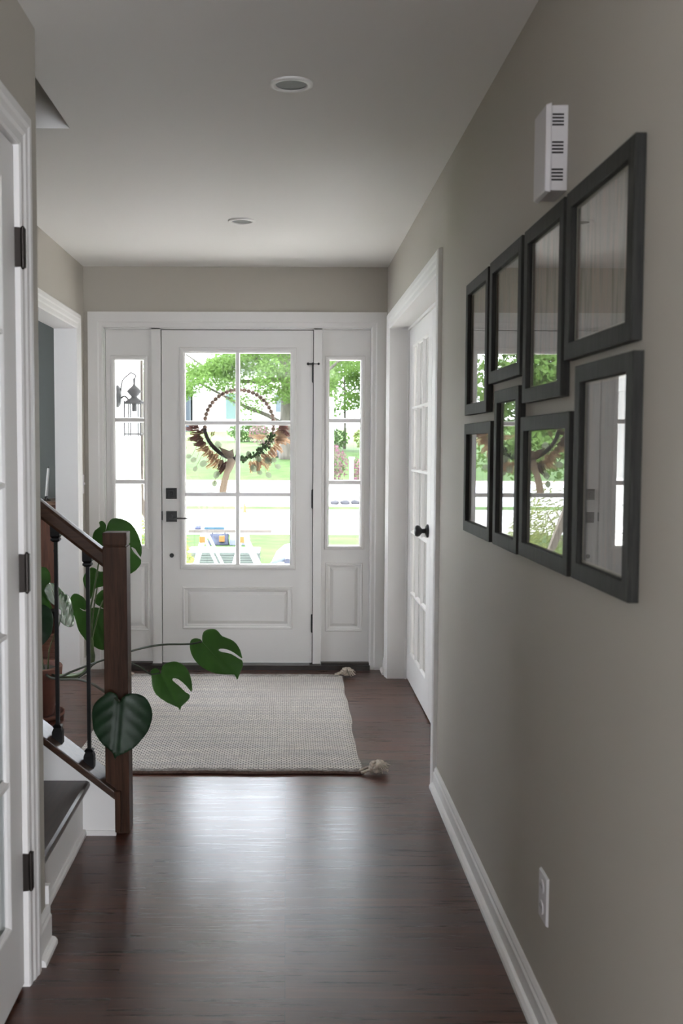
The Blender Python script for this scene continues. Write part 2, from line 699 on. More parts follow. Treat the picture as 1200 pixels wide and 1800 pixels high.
# ================================================================== the setting
CEIL = 2.405
XR, YB, XL, XH = 0.597, 6.22, -1.205, -0.645   # right wall, entry wall, foyer left wall, hall left wall
CASING = [(0, 0), (0, .010), (.007, .013), (.028, .013), (.036, .017), (.052, .018), (.060, .0215), (.080, .021), (.088, .016), (.090, 0)]
BASE = [(0, 0), (.030, 0), (.029, .010), (.022, .018), (.014, .020), (.014, .060), (.010, .066), (.010, .073), (.005, .082), (0, .082)]


def struct(name, bm, m, label, cat, **k):
    o = finish(name, bm, m, **k)
    return tag(o, label, cat, kind='structure')


def plan(z0, z1):
    return lambda s, t, d: Vector((s, t, d))


bm = nb()
box(bm, (-4.2, -3.6, -.12), (3.6, 6.33, 0))
struct('floor', bm, floor_mat(), 'dark stained oak strip floor running through hall and entry', 'floor')
bm = nb()
box(bm, (-4.2, 6.33, -.12), (XL - .12, 8.5, 0))
struct('floor_dining', bm, MATS.get('x') or bpy.data.materials['dark_oak_floor'], 'dark oak floor of the room beyond the left opening', 'floor')
bm = nb()
plate(bm, plan(0, 0), -4.2, 3.6, -3.6, 6.37, [(-4.0, -.727, 2.72, 3.549)], CEIL + .22, CEIL)
struct('ceiling', bm, M_CEIL, 'smooth off-white ceiling above hall and entry with stairwell cut-out', 'ceiling')
bm = nb()
plate(bm, plan(0, 0), -4.2, XL - .12, 6.37, 8.5, [], CEIL + .22, CEIL)
struct('ceiling_dining', bm, M_CEIL, 'off-white ceiling of the room beyond the left opening', 'ceiling')

# long right wall with the double-door opening
bm = nb()
plate(bm, MX(XR), -.6, YB, 0, CEIL, [(4.105, 5.985, -.1, 2.035)], -.14, 0)
struct('wall_right', bm, M_WALL, 'long greige hall wall on the right that carries the picture frames', 'wall')
# entry wall round the front door unit
bm = nb()
plate(bm, MY(YB), XL - .12, XR + .14, 0, CEIL, [(-1.10, .52, -.1, 2.06)], -.15, 0)
struct('wall_entry', bm, M_WALL, 'greige end wall above and around the white front door unit', 'wall')
# foyer left wall with the cased opening
bm = nb()
plate(bm, MXL(XL), 3.67, YB, 0, CEIL, [(4.08, 5.975, -.1, 2.03)], -.12, 0)
struct('wall_left', bm, M_WALL, 'greige foyer wall on the left with a wide cased opening', 'wall')
# near left wall with a door
bm = nb()
plate(bm, MXL(XH), -.6, 2.72, 0, CEIL, [(1.66, 2.52, -.1, 2.075)], -.12, 0)
struct('wall_hall_left', bm, M_WALL, 'greige wall at the near left, ending beside the stairs', 'wall')
# stairwell
bm = nb()
box(bm, (-4.2, 2.60, 0), (XH - .12, 2.72, CEIL))
box(bm, (-4.2, 2.60, CEIL + .22), (-.607, 2.72, 4.9))
struct('wall_stair_near', bm, M_WALL, 'greige wall along the near side of the stairs', 'wall')
bm = nb()
box(bm, (-4.2, 3.549, 0), (XL, 3.67, CEIL))
box(bm, (-4.2, 3.549, CEIL + .22), (-.60, 3.67, 4.9))
box(bm, (-.727, 2.72, CEIL + .22), (-.607, 3.549, 4.9))
box(bm, (-4.2, 2.72, 0), (-4.0, 3.549, 4.9))
struct('wall_stair_far', bm, M_WALL, 'greige walls closing the far side of the stairwell', 'wall')
bm = nb()
box(bm, (-4.2, 2.6, 4.9), (-.5, 3.7, 5.0))
struct('ceiling_stairwell', bm, M_CEIL, 'ceiling high above the stairs', 'ceiling')
# outer shell of the rooms out of sight
bm = nb()
plate(bm, MXL(-4.2), -3.6, 8.5, 0, CEIL, [(5.8, 6.8, .9, 2.05), (4.1, 5.4, .9, 2.1)], -.15, 0)
struct('wall_outer_left', bm, M_DINING, 'dark green grey outer wall of the dining room', 'wall')
bm = nb()
plate(bm, MX(3.6), -3.6, 6.37, 0, CEIL, [(4.4, 6.0, .8, 2.1)], -.15, 0)
struct('wall_outer_right', bm, M_WALL, 'greige outer wall of the study', 'wall')
bm = nb()
plate(bm, lambda s, z, d: Vector((s, -3.6 + d, z)), -4.2, 3.6, 0, CEIL, [(.38, 1.74, .6, 2.15), (-3.05, -1.55, .8, 2.1)], -.15, 0)
struct('wall_rear', bm, M_WALL, 'greige kitchen wall behind the camera', 'wall')
bm = nb()
box(bm, (.737, 2.9, 0), (3.6, 3.0, CEIL))
struct('wall_study', bm, M_WALL, 'greige partition of the study beyond the double doors', 'wall')
bm = nb()
box(bm, (.737, 6.22, 0), (3.6, 6.37, CEIL))
struct('wall_study_front', bm, M_WALL, 'greige front wall of the study', 'wall')
bm = nb()
box(bm, (-4.2, 8.38, 0), (XL - .12, 8.5, CEIL))
struct('wall_dining', bm, M_DINING, 'dark green grey wall of the room beyond the left opening', 'wall')
bm = nb()
box(bm, (-4.2, 3.67, 0), (XL - .12, 3.68, CEIL))
struct('wall_dining_near', bm, M_DINING, 'dark green grey near wall of the dining room', 'wall')
bm = nb()
box(bm, (-4.2, -.6, 0), (XH - .12, -.5, CEIL))
box(bm, (XR + .14, -.6, 0), (1.4, -.5, CEIL))
struct('wall_kitchen', bm, M_WALL, 'greige partitions beside the hall mouth behind the camera', 'wall')
# unseen windows, added to bring light into the hall and rooms
for n, (mp, s0, s1, z0, z1, lb) in enumerate((
        (lambda s, z, d: Vector((s, -3.68 + d, z)), 0.38, 1.74, .6, 2.15, 'white kitchen window, unseen and added for light behind the camera'),
        (lambda s, z, d: Vector((s, -3.68 + d, z)), -3.05, -1.55, .8, 2.1, 'white breakfast corner window, unseen and added for light behind the camera'),
        (MX(3.67), 4.4, 6.0, .8, 2.1, 'white study window, unseen and added for light beyond the double doors'),
        (MXL(-4.28), 4.1, 5.4, .9, 2.1, 'white dining room side window, unseen and added for light'),
        (MXL(-4.28), 5.8, 6.8, .9, 2.05, 'white dining room window, unseen and added for light')), 1):
    bm = nb()
    plate(bm, mp, s0, s1, z0, z1, [(s0 + .05, (s0 + s1) / 2 - .02, z0 + .05, z1 - .05), ((s0 + s1) / 2 + .02, s1 - .05, z0 + .05, z1 - .05)], -.03, .03)
    w = struct('window_%d' % n, bm, M_TRIM, lb, 'window')
    bm = nb()
    mbox(bm, mp, s0 + .03, s1 - .03, z0 + .03, z1 - .03, -.003, .003)
    finish('pane', bm, M_GLASS, w)
    if 'study' in lb:
        bm = nb()
        mbox(bm, MX(3.6), 4.42, 5.98, .82, 2.08, -.012, -.008)  # opaque panel added to stop sun entering through the study window
        finish('sun_block_panel', bm, M_TRIM, w)

# trim ----------------------------------------------------------------
bm = nb()
bar_sweep(bm, (XR, -.55, 0), (XR, 4.033, 0), (-1, 0, 0), BASE)
struct('baseboard_right', bm, M_TRIM, 'white baseboard with shoe moulding along the right hall wall', 'baseboard')
bm = nb()
bar_sweep(bm, (XR, 6.058, 0), (XR, YB - .02, 0), (-1, 0, 0), BASE)
struct('baseboard_entry', bm, M_TRIM, 'short white baseboard between double doors and entry wall', 'baseboard')
bm = nb()
bar_sweep(bm, (XH, 2.60, 0), (XH, 2.735, 0), (1, 0, 0), [(d * 1.0, h * (1.0 if h < .03 else 1.30)) for d, h in BASE])
struct('baseboard_hall_left', bm, M_TRIM, 'short white baseboard at the end of the near left wall', 'baseboard')
bm = nb()
bar_sweep(bm, (XL, 6.045, 0), (XL, YB - .02, 0), (1, 0, 0), BASE)
struct('baseboard_left', bm, M_TRIM, 'short white baseboard left of the front door', 'baseboard')

bm = nb()
u_sweep(bm, MX(XR), 4.123, 5.967, 2.018, CASING)
# jamb lining and stops
plate(bm, MX(XR), 4.105, 5.985, 0, 2.036, [(4.123, 5.967, -.1, 2.018)], -.14, 0)
plate(bm, MX(XR), 4.12, 5.97, 0, 2.02, [(4.136, 5.954, -.1, 2.004)], -.104 + .012, -.104 + .002)
struct('trim_double_doors', bm, M_TRIM, 'white casing and jamb around the double doors on the right', 'trim')
bm = nb()
u_sweep(bm, MXL(XL), 4.10, 5.957, 2.012, CASING)
plate(bm, MXL(XL), 4.08, 5.975, 0, 2.03, [(4.10, 5.957, -.1, 2.012)], -.12, 0)
struct('trim_left_opening', bm, M_TRIM, 'white casing and jamb of the opening left of the front door', 'trim')
bm = nb()
u_sweep(bm, MXL(XH), 1.68, 2.505, 2.055, CASING)
plate(bm, MXL(XH), 1.66, 2.52, 0, 2.073, [(1.68, 2.505, -.1, 2.055)], -.12, 0)
struct('trim_hall_left', bm, M_TRIM, 'white casing around the glazed door at the near left', 'trim')
bm = nb()
u_sweep(bm, MY(YB), -1.088, .502, 2.048, [(0, -.06), (0, 0), (0, .012), (.010, .016), (.026, .016), (.034, .021), (.091, .021), (.091, 0)])
struct('trim_front_door', bm, M_DOOR, 'wide white casing around front door and sidelights', 'trim')
bm = nb()
box(bm, (-.722, 2.742, .0), (-.640, 2.760, .155))
struct('trim_stair_start', bm, M_TRIM, 'small white trim block where the near left wall meets the stairs', 'trim')

# ================================================================== front door unit
YS = YB + .030          # face of the door and sidelight slabs
FD = MY(YS)
STICK = [(0, 0), (.003, .010), (.012, .013), (.022, .010), (.027, .004), (.027, -.02)]
RAISE = [(0, 0), (.004, .006), (.012, .005), (.020, -.008), (.030, -.010), (.048, -.001), (.055, -.001)]

# frame posts and head
bm = nb()
for a, b in ((-1.10, -1.083), (-.806, -.7515), (.1615, .2105), (.503, .52)):
    box(bm, (a, YB + .012, .030), (b, YB + .14, 2.06))
box(bm, (-1.10, YB + .012, 2.041), (.52, YB + .14, 2.062))
struct('trim_mullion_posts', bm, M_DOOR, 'white posts and head between front door and sidelights', 'trim')
bm = nb()
for a, b in ((-.770, -.730), (.142, .180)):
    box(bm, (a, YS + .0465, .030), (b, YB + .109, 2.045))
box(bm, (-.770, YS + .0465, 2.022), (.180, YB + .109, 2.045))
struct('trim_weatherstrip', bm, mat('dark_weatherstrip', (.02, .018, .016), .8), 'dark weatherstrip stop behind the front door edges', 'trim')
bm = nb()
box(bm, (-1.075, YB - .035, 0), (.505, YB + .16, .028))
box(bm, (-1.075, YB - .012, .028), (-.81, YB + .10, .040))
box(bm, (.213, YB - .012, .028), (.505, YB + .10, .040))
struct('trim_threshold', bm, M_THRESH, 'dark threshold strip under front door and sidelights', 'trim')


def raised_panel(bm, mp, s0, s1, z0, z1, dfield=-.001):
    loops = rect_sweep(bm, mp, s0, s1, z0, z1, RAISE)
    bm.faces.new(loops[-1])


def sidelight(name, s0, s1, g, gf, pan, label):
    root = thing(name, ((s0 + s1) / 2, YS, .04), label, 'window', kind='structure')
    bm = nb()
    gap = [(g[0], g[1], g[2], g[3]), (pan[0] + .02, pan[1] - .02, pan[2] + .02, pan[3] - .02)]
    plate(bm, FD, s0, s1, .041, 2.040, gap, -.044, 0)
    finish('slab', bm, M_DOOR, root)
    bm = nb()
    rect_sweep(bm, FD, gf[0], gf[1], gf[2], gf[3], [(0, 0), (.003, .009), (.016, .011), (.024, .004), (.026, -.03)])
    finish('glazing_frame', bm, M_DOOR, root)
    bm = nb()
    raised_panel(bm, FD, *pan)
    finish('panel', bm, M_DOOR, root)
    for zc in (1.502, 1.131):
        bm = nb()
        mbox(bm, FD, g[0] - .004, g[1] + .004, zc - .0145, zc + .0145, -.030, .002, .004)
        finish('muntin', bm, M_DOOR, root)
    bm = nb()
    mbox(bm, FD, g[0] - .006, g[1] + .006, g[2] - .006, g[3] + .006, -.025, -.021)
    finish('pane', bm, M_GLASS, root)
    return root


sidelight('window_6', -1.081, -.808, (-1.027, -.852, .747, 1.863), (-1.053, -.830, .724, 1.885), (-1.058, -.828, .226, .645),
          'white sidelight left of the front door, showing the wall lantern outside')
sidelight('window_7', .2125, .501, (.257, .443, .748, 1.862), (.231, .469, .725, 1.886), (.237, .463, .226, .645),
          'white sidelight right of the front door, showing pink bushes outside')

door = thing('door_1', (-.295, YS, .03), 'white front door with a six-light window and a wreath outside', 'door', kind='structure')
gl = (-.608, .022, .634, 1.903)
bm = nb()
plate(bm, FD, -.747, .1575, .033, 2.037, [gl, (-.60, .01, .262, .474)], -.044, 0)
finish('slab', bm, M_DOOR, door)
bm = nb()
rect_sweep(bm, FD, -.640, .058, .602, 1.936, [(0, 0), (.003, .010), (.014, .013), (.024, .010), (.030, .004), (.033, -.03)])
finish('glazing_frame', bm, M_DOOR, door)
bm = nb()
raised_panel(bm, FD, -.627, .037, .240, .496)
finish('panel', bm, M_DOOR, door)
bm = nb()
mbox(bm, FD, -.3075, -.2795, gl[2] - .01, gl[3] + .01, -.032, .004, .004)
finish('muntin', bm, M_DOOR, door)
for zc in (1.486, 1.056):
    bm = nb()
    mbox(bm, FD, gl[0] - .01, gl[1] + .01, zc - .014, zc + .014, -.032, .003, .004)
    finish('muntin', bm, M_DOOR, door)
bm = nb()
mbox(bm, FD, gl[0] - .006, gl[1] + .006, gl[2] - .006, gl[3] + .006, -.025, -.021)
finish('pane', bm, M_GLASS, door)
# hardware
bm = nb()
mbox(bm, FD, -.725, -.659, 1.029, 1.095, 0, .010, .003)
mbox(bm, FD, -.7185, -.6655, 1.0355, 1.0885, .010, .018, .003)
o = finish('deadbolt', bm, M_BLACK, door)
bm = nb()
mbox(bm, FD, -.700, -.684, 1.050, 1.074, .018, .030, .003)
finish('thumb_turn', bm, M_BLACK, o)
bm = nb()
mbox(bm, FD, -.725, -.659, .890, .956, 0, .010, .003)
o = finish('handle_plate', bm, M_BLACK, door)
bm = nb()
lathe(bm, [(.012, 0), (.012, .045)], 16, FD(-.690, .923, .010), 'y')
mbox(bm, FD, -.700, -.590, .909, .919, .045, .058, .002)
finish('lever', bm, M_BLACK, o)
bm = nb()
lathe(bm, [(.013, 0), (.013, .006), (.009, .009), (0, .009)], 20, FD(-.691, .687, 0), 'y')
finish('privacy_button', bm, M_BLACK, door)
bm = nb()
mbox(bm, FD, -.757, -.7455, .900, .955, .0, .012, .003)
finish('strike_latch', bm, M_BLACK, door)
for zc, ln in ((1.784, .105), (1.031, .108), (.275, .106)):
    bm = nb()
    lathe(bm, [(.004, -.004), (.0085, 0), (.0085, ln), (.004, ln + .004)], 14, FD(.1595, zc - ln / 2, .006), 'z')
    mbox(bm, FD, .152, .167, zc - ln / 2, zc + ln / 2, 0, .003)
    finish('hinge', bm, M_BLACK, door)
bm = nb()
tube(bm, [FD(.128, 1.838, .014), FD(.190, 1.838, .014)], .0048, 10)
for s in (.128, .190):
    ball(bm, FD(s, 1.838, .014), .0085, 12, 8)
ball(bm, FD(.1595, 1.838, .010), .010, 12, 8)
finish('hinge_pin_stop', bm, M_BLACK, door)

# ================================================================== glazed interior doors
MUNT = 0.011


def glazed_leaf(name, mp, s0, s1, z0, z1, stile, rb, rt, cols, rows, label, th=.035):
    root = thing(name, mp((s0 + s1) / 2, z0, 0), label, 'door', kind='structure')
    g = (s0 + stile, s1 - stile, z0 + rb, z1 - rt)
    bm = nb()
    plate(bm, mp, s0, s1, z0, z1, [g], -th, 0)
    rect_sweep(bm, mp, g[0] - .001, g[1] + .001, g[2] - .001, g[3] + .001, [(0, 0), (.004, -.001), (.010, -.006), (.012, -.012)])
    finish('leaf_frame', bm, M_TRIM, root)

    def muntin(a0, a1, b0, b1):
        bm = nb()
        mbox(bm, mp, a0, a1, b0, b1, -.016, -.001, .006)
        mbox(bm, mp, a0, a1, b0, b1, -.019, -.030)
        finish('muntin', bm, M_TRIM, root)
    for i in range(1, cols):
        c = g[0] + (g[1] - g[0]) * i / cols
        muntin(c - MUNT, c + MUNT, g[2], g[3])
    for j in range(1, rows):
        c = g[2] + (g[3] - g[2]) * j / rows
        muntin(g[0], g[1], c - MUNT, c + MUNT)
    ws, hs = (g[1] - g[0]) / cols, (g[3] - g[2]) / rows
    for i in range(cols):
        for j in range(rows):
            bm = nb()
            mbox(bm, mp, g[0] + i * ws + .002, g[0] + (i + 1) * ws - .002, g[2] + j * hs + .002, g[3] - (rows - 1 - j) * hs - .002, -.0185, -.0165)
            finish('pane', bm, M_GLASS, root)
    if cols == 3:
        bm = nb()
        nfold = 60
        va = [[bm.verts.new(mp(g[0] - .01 + (g[1] - g[0] + .02) * k / nfold, z, -.040 - .0012 * math.sin(k * 1.9))) for k in range(nfold + 1)] for z in (g[2] - .02, g[3] + .02)]
        for k in range(nfold):
            bm.faces.new([va[0][k], va[0][k + 1], va[1][k + 1], va[1][k]])
        finish('sheer_curtain', bm, mat('sheer_white_fabric', (.74, .71, .67), .9, translucent=.6), root)
    return root


XD = .701
DR = MX(XD)
leaf = glazed_leaf('door_2', DR, 5.046, 5.962, .010, 2.013, .125, .165, .105, 3, 5,
                   'far white fifteen-light double door on the right, with a black knob')
bm = nb()
mbox(bm, DR, 5.0445, 5.046, 1.80, 2.000, -.030, -.004)
finish('edge_strip', bm, M_RAWWOOD, leaf)
bm = nb()
lathe(bm, [(0, 0), (.033, 0), (.033, .006), (.024, .012), (.012, .016), (.011, .030), (.018, .036), (.027, .044), (.029, .054), (.024, .064), (.012, .068), (0, .068)],
      24, DR(5.118, .930, 0), 'x')
finish('knob', bm, M_BLACK, leaf, smooth=True)
glazed_leaf('door_3', DR, 4.126, 5.042, .010, 2.013, .125, .165, .105, 3, 5,
            'near white fifteen-light double door, mostly hidden behind its casing')
# the door at the near left
DL = MXL(XH - .002)
leaf = glazed_leaf('door_4', DL, 1.684, 2.500, .012, 2.050, .105, .185, .095, 2, 5,
                   'white glazed door at the near left edge with three dark hinges')
for zc in (1.815, 1.035, .292):
    bm = nb()
    mbox(bm, DL, 2.500, 2.511, zc - .047, zc + .047, 0, .014, .001)
    mbox(bm, DL, 2.5115, 2.524, zc - .047, zc + .047, .002, .022, .001)
    lathe(bm, [(.002, -.051), (.0055, -.047), (.0055, .047), (.002, .051)], 12, DL(2.511, zc, .017), 'z')
    finish('hinge', bm, M_BRONZE, leaf)

# ================================================================== stairs and railing
RISE, RUN = .190, .242
NOSE, YN, YF = -.675, 2.722, 3.522
stair = thing('staircase', (NOSE, (YN + YF) / 2, 0), 'dark-treaded staircase with white risers rising to the left behind the newel', 'stairs')
for i in range(7):
    x = NOSE - i * RUN
    z = RISE * (i + 1)
    bm = nb()
    # tread with a rounded nosing
    prof = [(-RUN - .03, -.028), (-.012, -.028), (-.003, -.024), (0, -.014), (-.003, -.004), (-.012, 0), (-RUN - .03, 0)]
    a = [bm.verts.new((x + p, YN, z + q)) for p, q in prof]
    b = [bm.verts.new((x + p, YF, z + q)) for p, q in prof]
    for k in range(len(prof)):
        bm.faces.new([a[k], a[(k + 1) % len(prof)], b[(k + 1) % len(prof)], b[k]])
    bm.faces.new(a)
    bm.faces.new(b[::-1])
    finish('tread', bm, M_OAKY, stair)
    bm = nb()
    box(bm, (x - .044, YN, z - RISE), (x - .026, YF, z - .028))
    if i == 0:
        bar_sweep(bm, (x - .026, YN, 0), (x - .026, YF, 0), (1, 0, 0), [(0, 0), (.014, 0), (.014, .012), (.010, .018), (0, .018)])
    finish('riser', bm, M_TRIM, stair)
# closed stringer with a wood cap on the far side; line z = .148 + .785 * (-.588 - x)
SL = .785


def capz(x):
    return .168 + SL * (-.600 - x)


bm = nb()
xs0, xs1 = -.588, XL + .002
pts = [(xs0, 0), (xs0, capz(xs0) - .030), (xs1, capz(xs1) - .030), (xs1, 0)]
a = [bm.verts.new((x, YF, z)) for x, z in pts]
b = [bm.verts.new((x, 3.62, z)) for x, z in pts]
for k in range(4):
    bm.faces.new([a[k], a[(k + 1) % 4], b[(k + 1) % 4], b[k]])
bm.faces.new(a)
bm.faces.new(b[::-1])
bar_sweep(bm, (NOSE - .03, YF, 0), (xs0 + .003, YF, 0), (0, -1, 0), [(0, 0), (.012, 0), (.012, .010), (.008, .016), (0, .016)])
finish('stringer', bm, M_TRIM, stair)
bm = nb()
pts = [(xs0 + .001, capz(xs0) - .030), (xs0 + .001, capz(xs0)), (xs1, capz(xs1)), (xs1, capz(xs1) - .030)]
a = [bm.verts.new((x, 3.502, z)) for x, z in pts]
b = [bm.verts.new((x, 3.640, z)) for x, z in pts]
for k in range(4):
    bm.faces.new([a[k], a[(k + 1) % 4], b[(k + 1) % 4], b[k]])
bm.faces.new(a)
bm.faces.new(b[::-1])
finish('stringer_cap', bm, M_OAKX, stair, bevel=.003)
bm = nb()
box(bm, (xs0 + .0005, 3.508, .012), (xs0 + .0195, 3.529, capz(xs0) - .004))
finish('end_board', bm, M_OAKZ, stair, bevel=.002)

rail = thing('stair_railing', (-.581, 3.57, 0), 'dark oak newel and handrail with black iron balusters beside the stairs', 'railing')
bm = nb()
box(bm, (-.6225, 3.530, 0), (-.5405, 3.612, 1.000))
box(bm, (-.6195, 3.533, 1.000), (-.5435, 3.609, 1.006))
box(bm, (-.6225, 3.530, 1.006), (-.5405, 3.612, 1.049))
bmesh.ops.rotate(bm, verts=bm.verts, cent=(-.58, 3.57, 0), matrix=Matrix.Rotation(R(-.25), 3, 'Y'))
finish('newel_post', bm, M_OAKZ, rail, bevel=.002)


def railz(x):
    return .989 + SL * (-.627 - x)


bm = nb()
x0, x1 = -.622, -2.2
sec = [(3.541, -.060), (3.537, -.048), (3.537, -.012), (3.546, -.001), (3.570, .002), (3.594, -.001), (3.603, -.012), (3.603, -.048), (3.599, -.060)]
a = [bm.verts.new((x0, y, railz(x0) + z)) for y, z in sec]
b = [bm.verts.new((x1, y, railz(x1) + z)) for y, z in sec]
for k in range(len(sec)):
    bm.faces.new([a[k], a[(k + 1) % len(sec)], b[(k + 1) % len(sec)], b[k]])
bm.faces.new(a)
bm.faces.new(b[::-1])
finish('handrail', bm, M_OAKX, rail)
for i in range(5):
    xc = -.6855 - i * .1092
    zb, zt = capz(xc), railz(xc) - .060
    bm = nb()
    box(bm, (xc - .0062, 3.5638, zb - .01), (xc + .0062, 3.5762, zt + .02))
    bal = finish('baluster', bm, M_IRON, rail)
    bm = nb()
    h = .018

    def frustum(bm, z0, h0, z1, h1):
        lo = [bm.verts.new((xc + sx * h0, 3.57 + sy * h0, z0 - (SL * sx * h0 if z0 < zb + .002 else 0))) for sx, sy in ((-1, -1), (1, -1), (1, 1), (-1, 1))]
        hi = [bm.verts.new((xc + sx * h1, 3.57 + sy * h1, z1)) for sx, sy in ((-1, -1), (1, -1), (1, 1), (-1, 1))]
        for k in range(4):
            bm.faces.new([lo[k], lo[(k + 1) % 4], hi[(k + 1) % 4], hi[k]])
        bm.faces.new(lo[::-1])
        bm.faces.new(hi)
    frustum(bm, zb, .0178, zb + .030, .0178)
    frustum(bm, zb + .030, .0178, zb + .043, .0125)
    frustum(bm, zb + .043, .0125, zb + .049, .0155)
    frustum(bm, zb + .049, .0155, zb + .054, .0100)
    finish('base_shoe', bm, M_IRON, bal)
    bm = nb()
    frustum(bm, zt - .026, .0165, zt + .016, .0165)
    frustum(bm, zt - .034, .011, zt - .026, .0165)
    frustum(bm, zt - .041, .0155, zt - .034, .0150)
    frustum(bm, zt - .047, .009, zt - .041, .0155)
    finish('top_shoe', bm, M_IRON, bal)

# ================================================================== ceiling lights
def can_light(x, y, label):
    r = thing('recessed_light', (x, y, CEIL), label, 'ceiling light', 'recessed ceiling lights')
    bm = nb()
    prof = [(.064, 0), (.064, -.004), (.058, -.0075), (.050, -.008), (.0465, -.005), (.045, -.0005)]
    lathe(bm, prof, 40, (x, y, CEIL))
    bmesh.ops.delete(bm, geom=[f for f in bm.faces if len(f.verts) > 4], context='FACES')
    finish('trim_ring', bm, M_TRIM, r, smooth=True)
    bm = nb()
    lathe(bm, [(.0475, -.0005), (.0475, -.0025), (0, -.0025)], 40, (x, y, CEIL))
    finish('lens', bm, mat('unlit_lens', (.11, .11, .105), .6), r)
    return r


can_light(.011, 3.115, 'unlit round recessed ceiling light nearer the camera, the larger looking one')
can_light(-.214, 4.960, 'unlit round recessed ceiling light near the front door')

# ================================================================== right wall: frames, chime, outlet, switches
def frame(y0, y1, z0, z1, label, seed, cols, tilt=.12):
    r = thing('picture_frame', (XR, (y0 + y1) / 2, z0), label, 'picture frame', 'dark picture frames on the right wall')
    mp = MX(XR)
    B, D = .034, .020
    # four mitred rails as one moulding
    bm = nb()
    rect_sweep(bm, mp, y0, y1, z0, z1, [(0, .001), (0, D - .001), (.0015, D), (B - .001, D), (B, D - .0012), (B, .007), (.010, .004)])
    finish('moulding', bm, M_FRAME, r)
    bm = nb()
    rect_sweep(bm, mp, y0 + B - .0005, y1 - B + .0005, z0 + B - .0005, z1 - B + .0005, [(0, D - .002), (0, .0062), (.003, .0062)])
    finish('inner_lip', bm, mat('frame_lip_black', (.006, .006, .006), .5), r)
    bm = nb()
    mbox(bm, mp, y0 + .012, y1 - .012, z0 + .012, z1 - .012, .003, .0068)
    finish('print', bm, print_mat(seed, *cols), r)
    bm = nb()
    rect_sweep(bm, mp, y0 + B - .004, y1 - B + .004, z0 + B - .004, z1 - B + .004, [(0, .0070), (0, .0076), (.010, .0076), (.010, .0069)])
    finish('mat_board', bm, mat('cream_mat_board', (.55, .53, .45), .8), r)
    bm = nb()
    tl = math.tan(R(tilt))
    yc = (y0 + y1) / 2
    mbox(bm, lambda s, z, d: mp(s, z, d + (s - yc) * tl), y0 + B - .002, y1 - B + .002, z0 + B - .002, z1 - B + .002, .0082, .0096)
    finish('pane', bm, M_PICGLASS, r)
    return r


P1 = ((.15, .15, .10), (.27, .26, .20), (.38, .25, .17))
P2 = ((.13, .14, .095), (.31, .30, .27), (.42, .31, .25))
P3 = ((.30, .30, .29), (.42, .42, .41), (.45, .40, .36))
FR = [
    (3.020, 3.382, 1.446, 1.862, 'dark portrait frame at the far end of the upper row', 1.3, P1),
    (2.592, 2.990, 1.523, 1.865, 'dark landscape frame second from the front door in the upper row', 4.1, P1),
    (2.202, 2.562, 1.451, 1.865, 'dark portrait frame in the upper row just below the door chime', 7.7, P2),
    (1.758, 2.180, 1.523, 1.865, 'dark landscape frame at the near end of the upper row', 9.2, P2),
    (2.950, 3.383, 1.073, 1.418, 'dark frame at the far end of the lower row', 2.6, P3),
    (2.600, 2.900, 1.074, 1.498, 'dark narrow portrait frame second from the front door in the lower row', 5.5, P3),
    (2.127, 2.572, 1.077, 1.417, 'dark landscape frame in the lower row mirroring the wreath and a bush', 8.8, P3),
    (1.745, 2.094, 1.080, 1.505, 'dark portrait frame at the near end of the lower row, mirroring a sidelight', 3.9, P3, .27),
]
for f in FR:
    frame(*f)

ch = thing('door_chime', (XR, 2.305, 1.90), 'white slotted door chime box high on the wall above the frames', 'door chime')
mp = MX(XR)
bm = nb()
mbox(bm, mp, 2.254, 2.356, 1.890, 2.070, 0, .036, .001)
mbox(bm, mp, 2.250, 2.360, 1.886, 2.074, .036, .048, .004)
finish('housing', bm, M_PLASTIC, ch, bevel=.002)
for zg in (2.040, 1.982, 1.925):
    for k in range(4):
        bm = nb()
        z = zg + .0095 - k * .0072
        box(bm, (XR - .034, 2.2534, z - .0018), (XR - .0095, 2.2545, z + .0018))
        finish('sound_slot', bm, M_SLOT, ch)

out = thing('wall_outlet', (XR, 2.33, .25), 'white outlet plate low on the right wall', 'outlet')
bm = nb()
mbox(bm, mp, 2.292, 2.366, .254, .368, 0, .006, .003)
finish('cover_plate', bm, M_PLASTIC, out, bevel=.001)
for zc in (.335, .287):
    bm = nb()
    lathe(bm, [(.0165, 0), (.0165, .0025), (.015, .0035), (0, .0035)], 24, mp(2.329, zc, .006), 'x')
    rc = finish('receptacle', bm, M_PLASTIC, out)
    for s in (2.322, 2.335):
        bm = nb()
        mbox(bm, mp, s - .0012, s + .0012, zc - .001, zc + .007, .0094, .0097)
        finish('slot', bm, M_SLOT, rc)


def switch(mp, s, z, label):
    o = thing('light_switch', mp(s, z, 0), label, 'light switch', 'white light switches by the entry')
    bm = nb()
    mbox(bm, mp, s - .035, s + .035, z - .057, z + .057, 0, .006, .003)
    finish('cover_plate', bm, M_PLASTIC, o)
    bm = nb()
    mbox(bm, mp, s - .005, s + .005, z - .004, z + .012, .006, .018, .002)
    finish('toggle', bm, M_PLASTIC, o)


switch(MXL(XL), 6.125, 1.12, 'white light switch on the foyer wall beside the left opening')
switch(MX(XR), 6.135, 1.13, 'white light switch between the double doors and the entry wall')

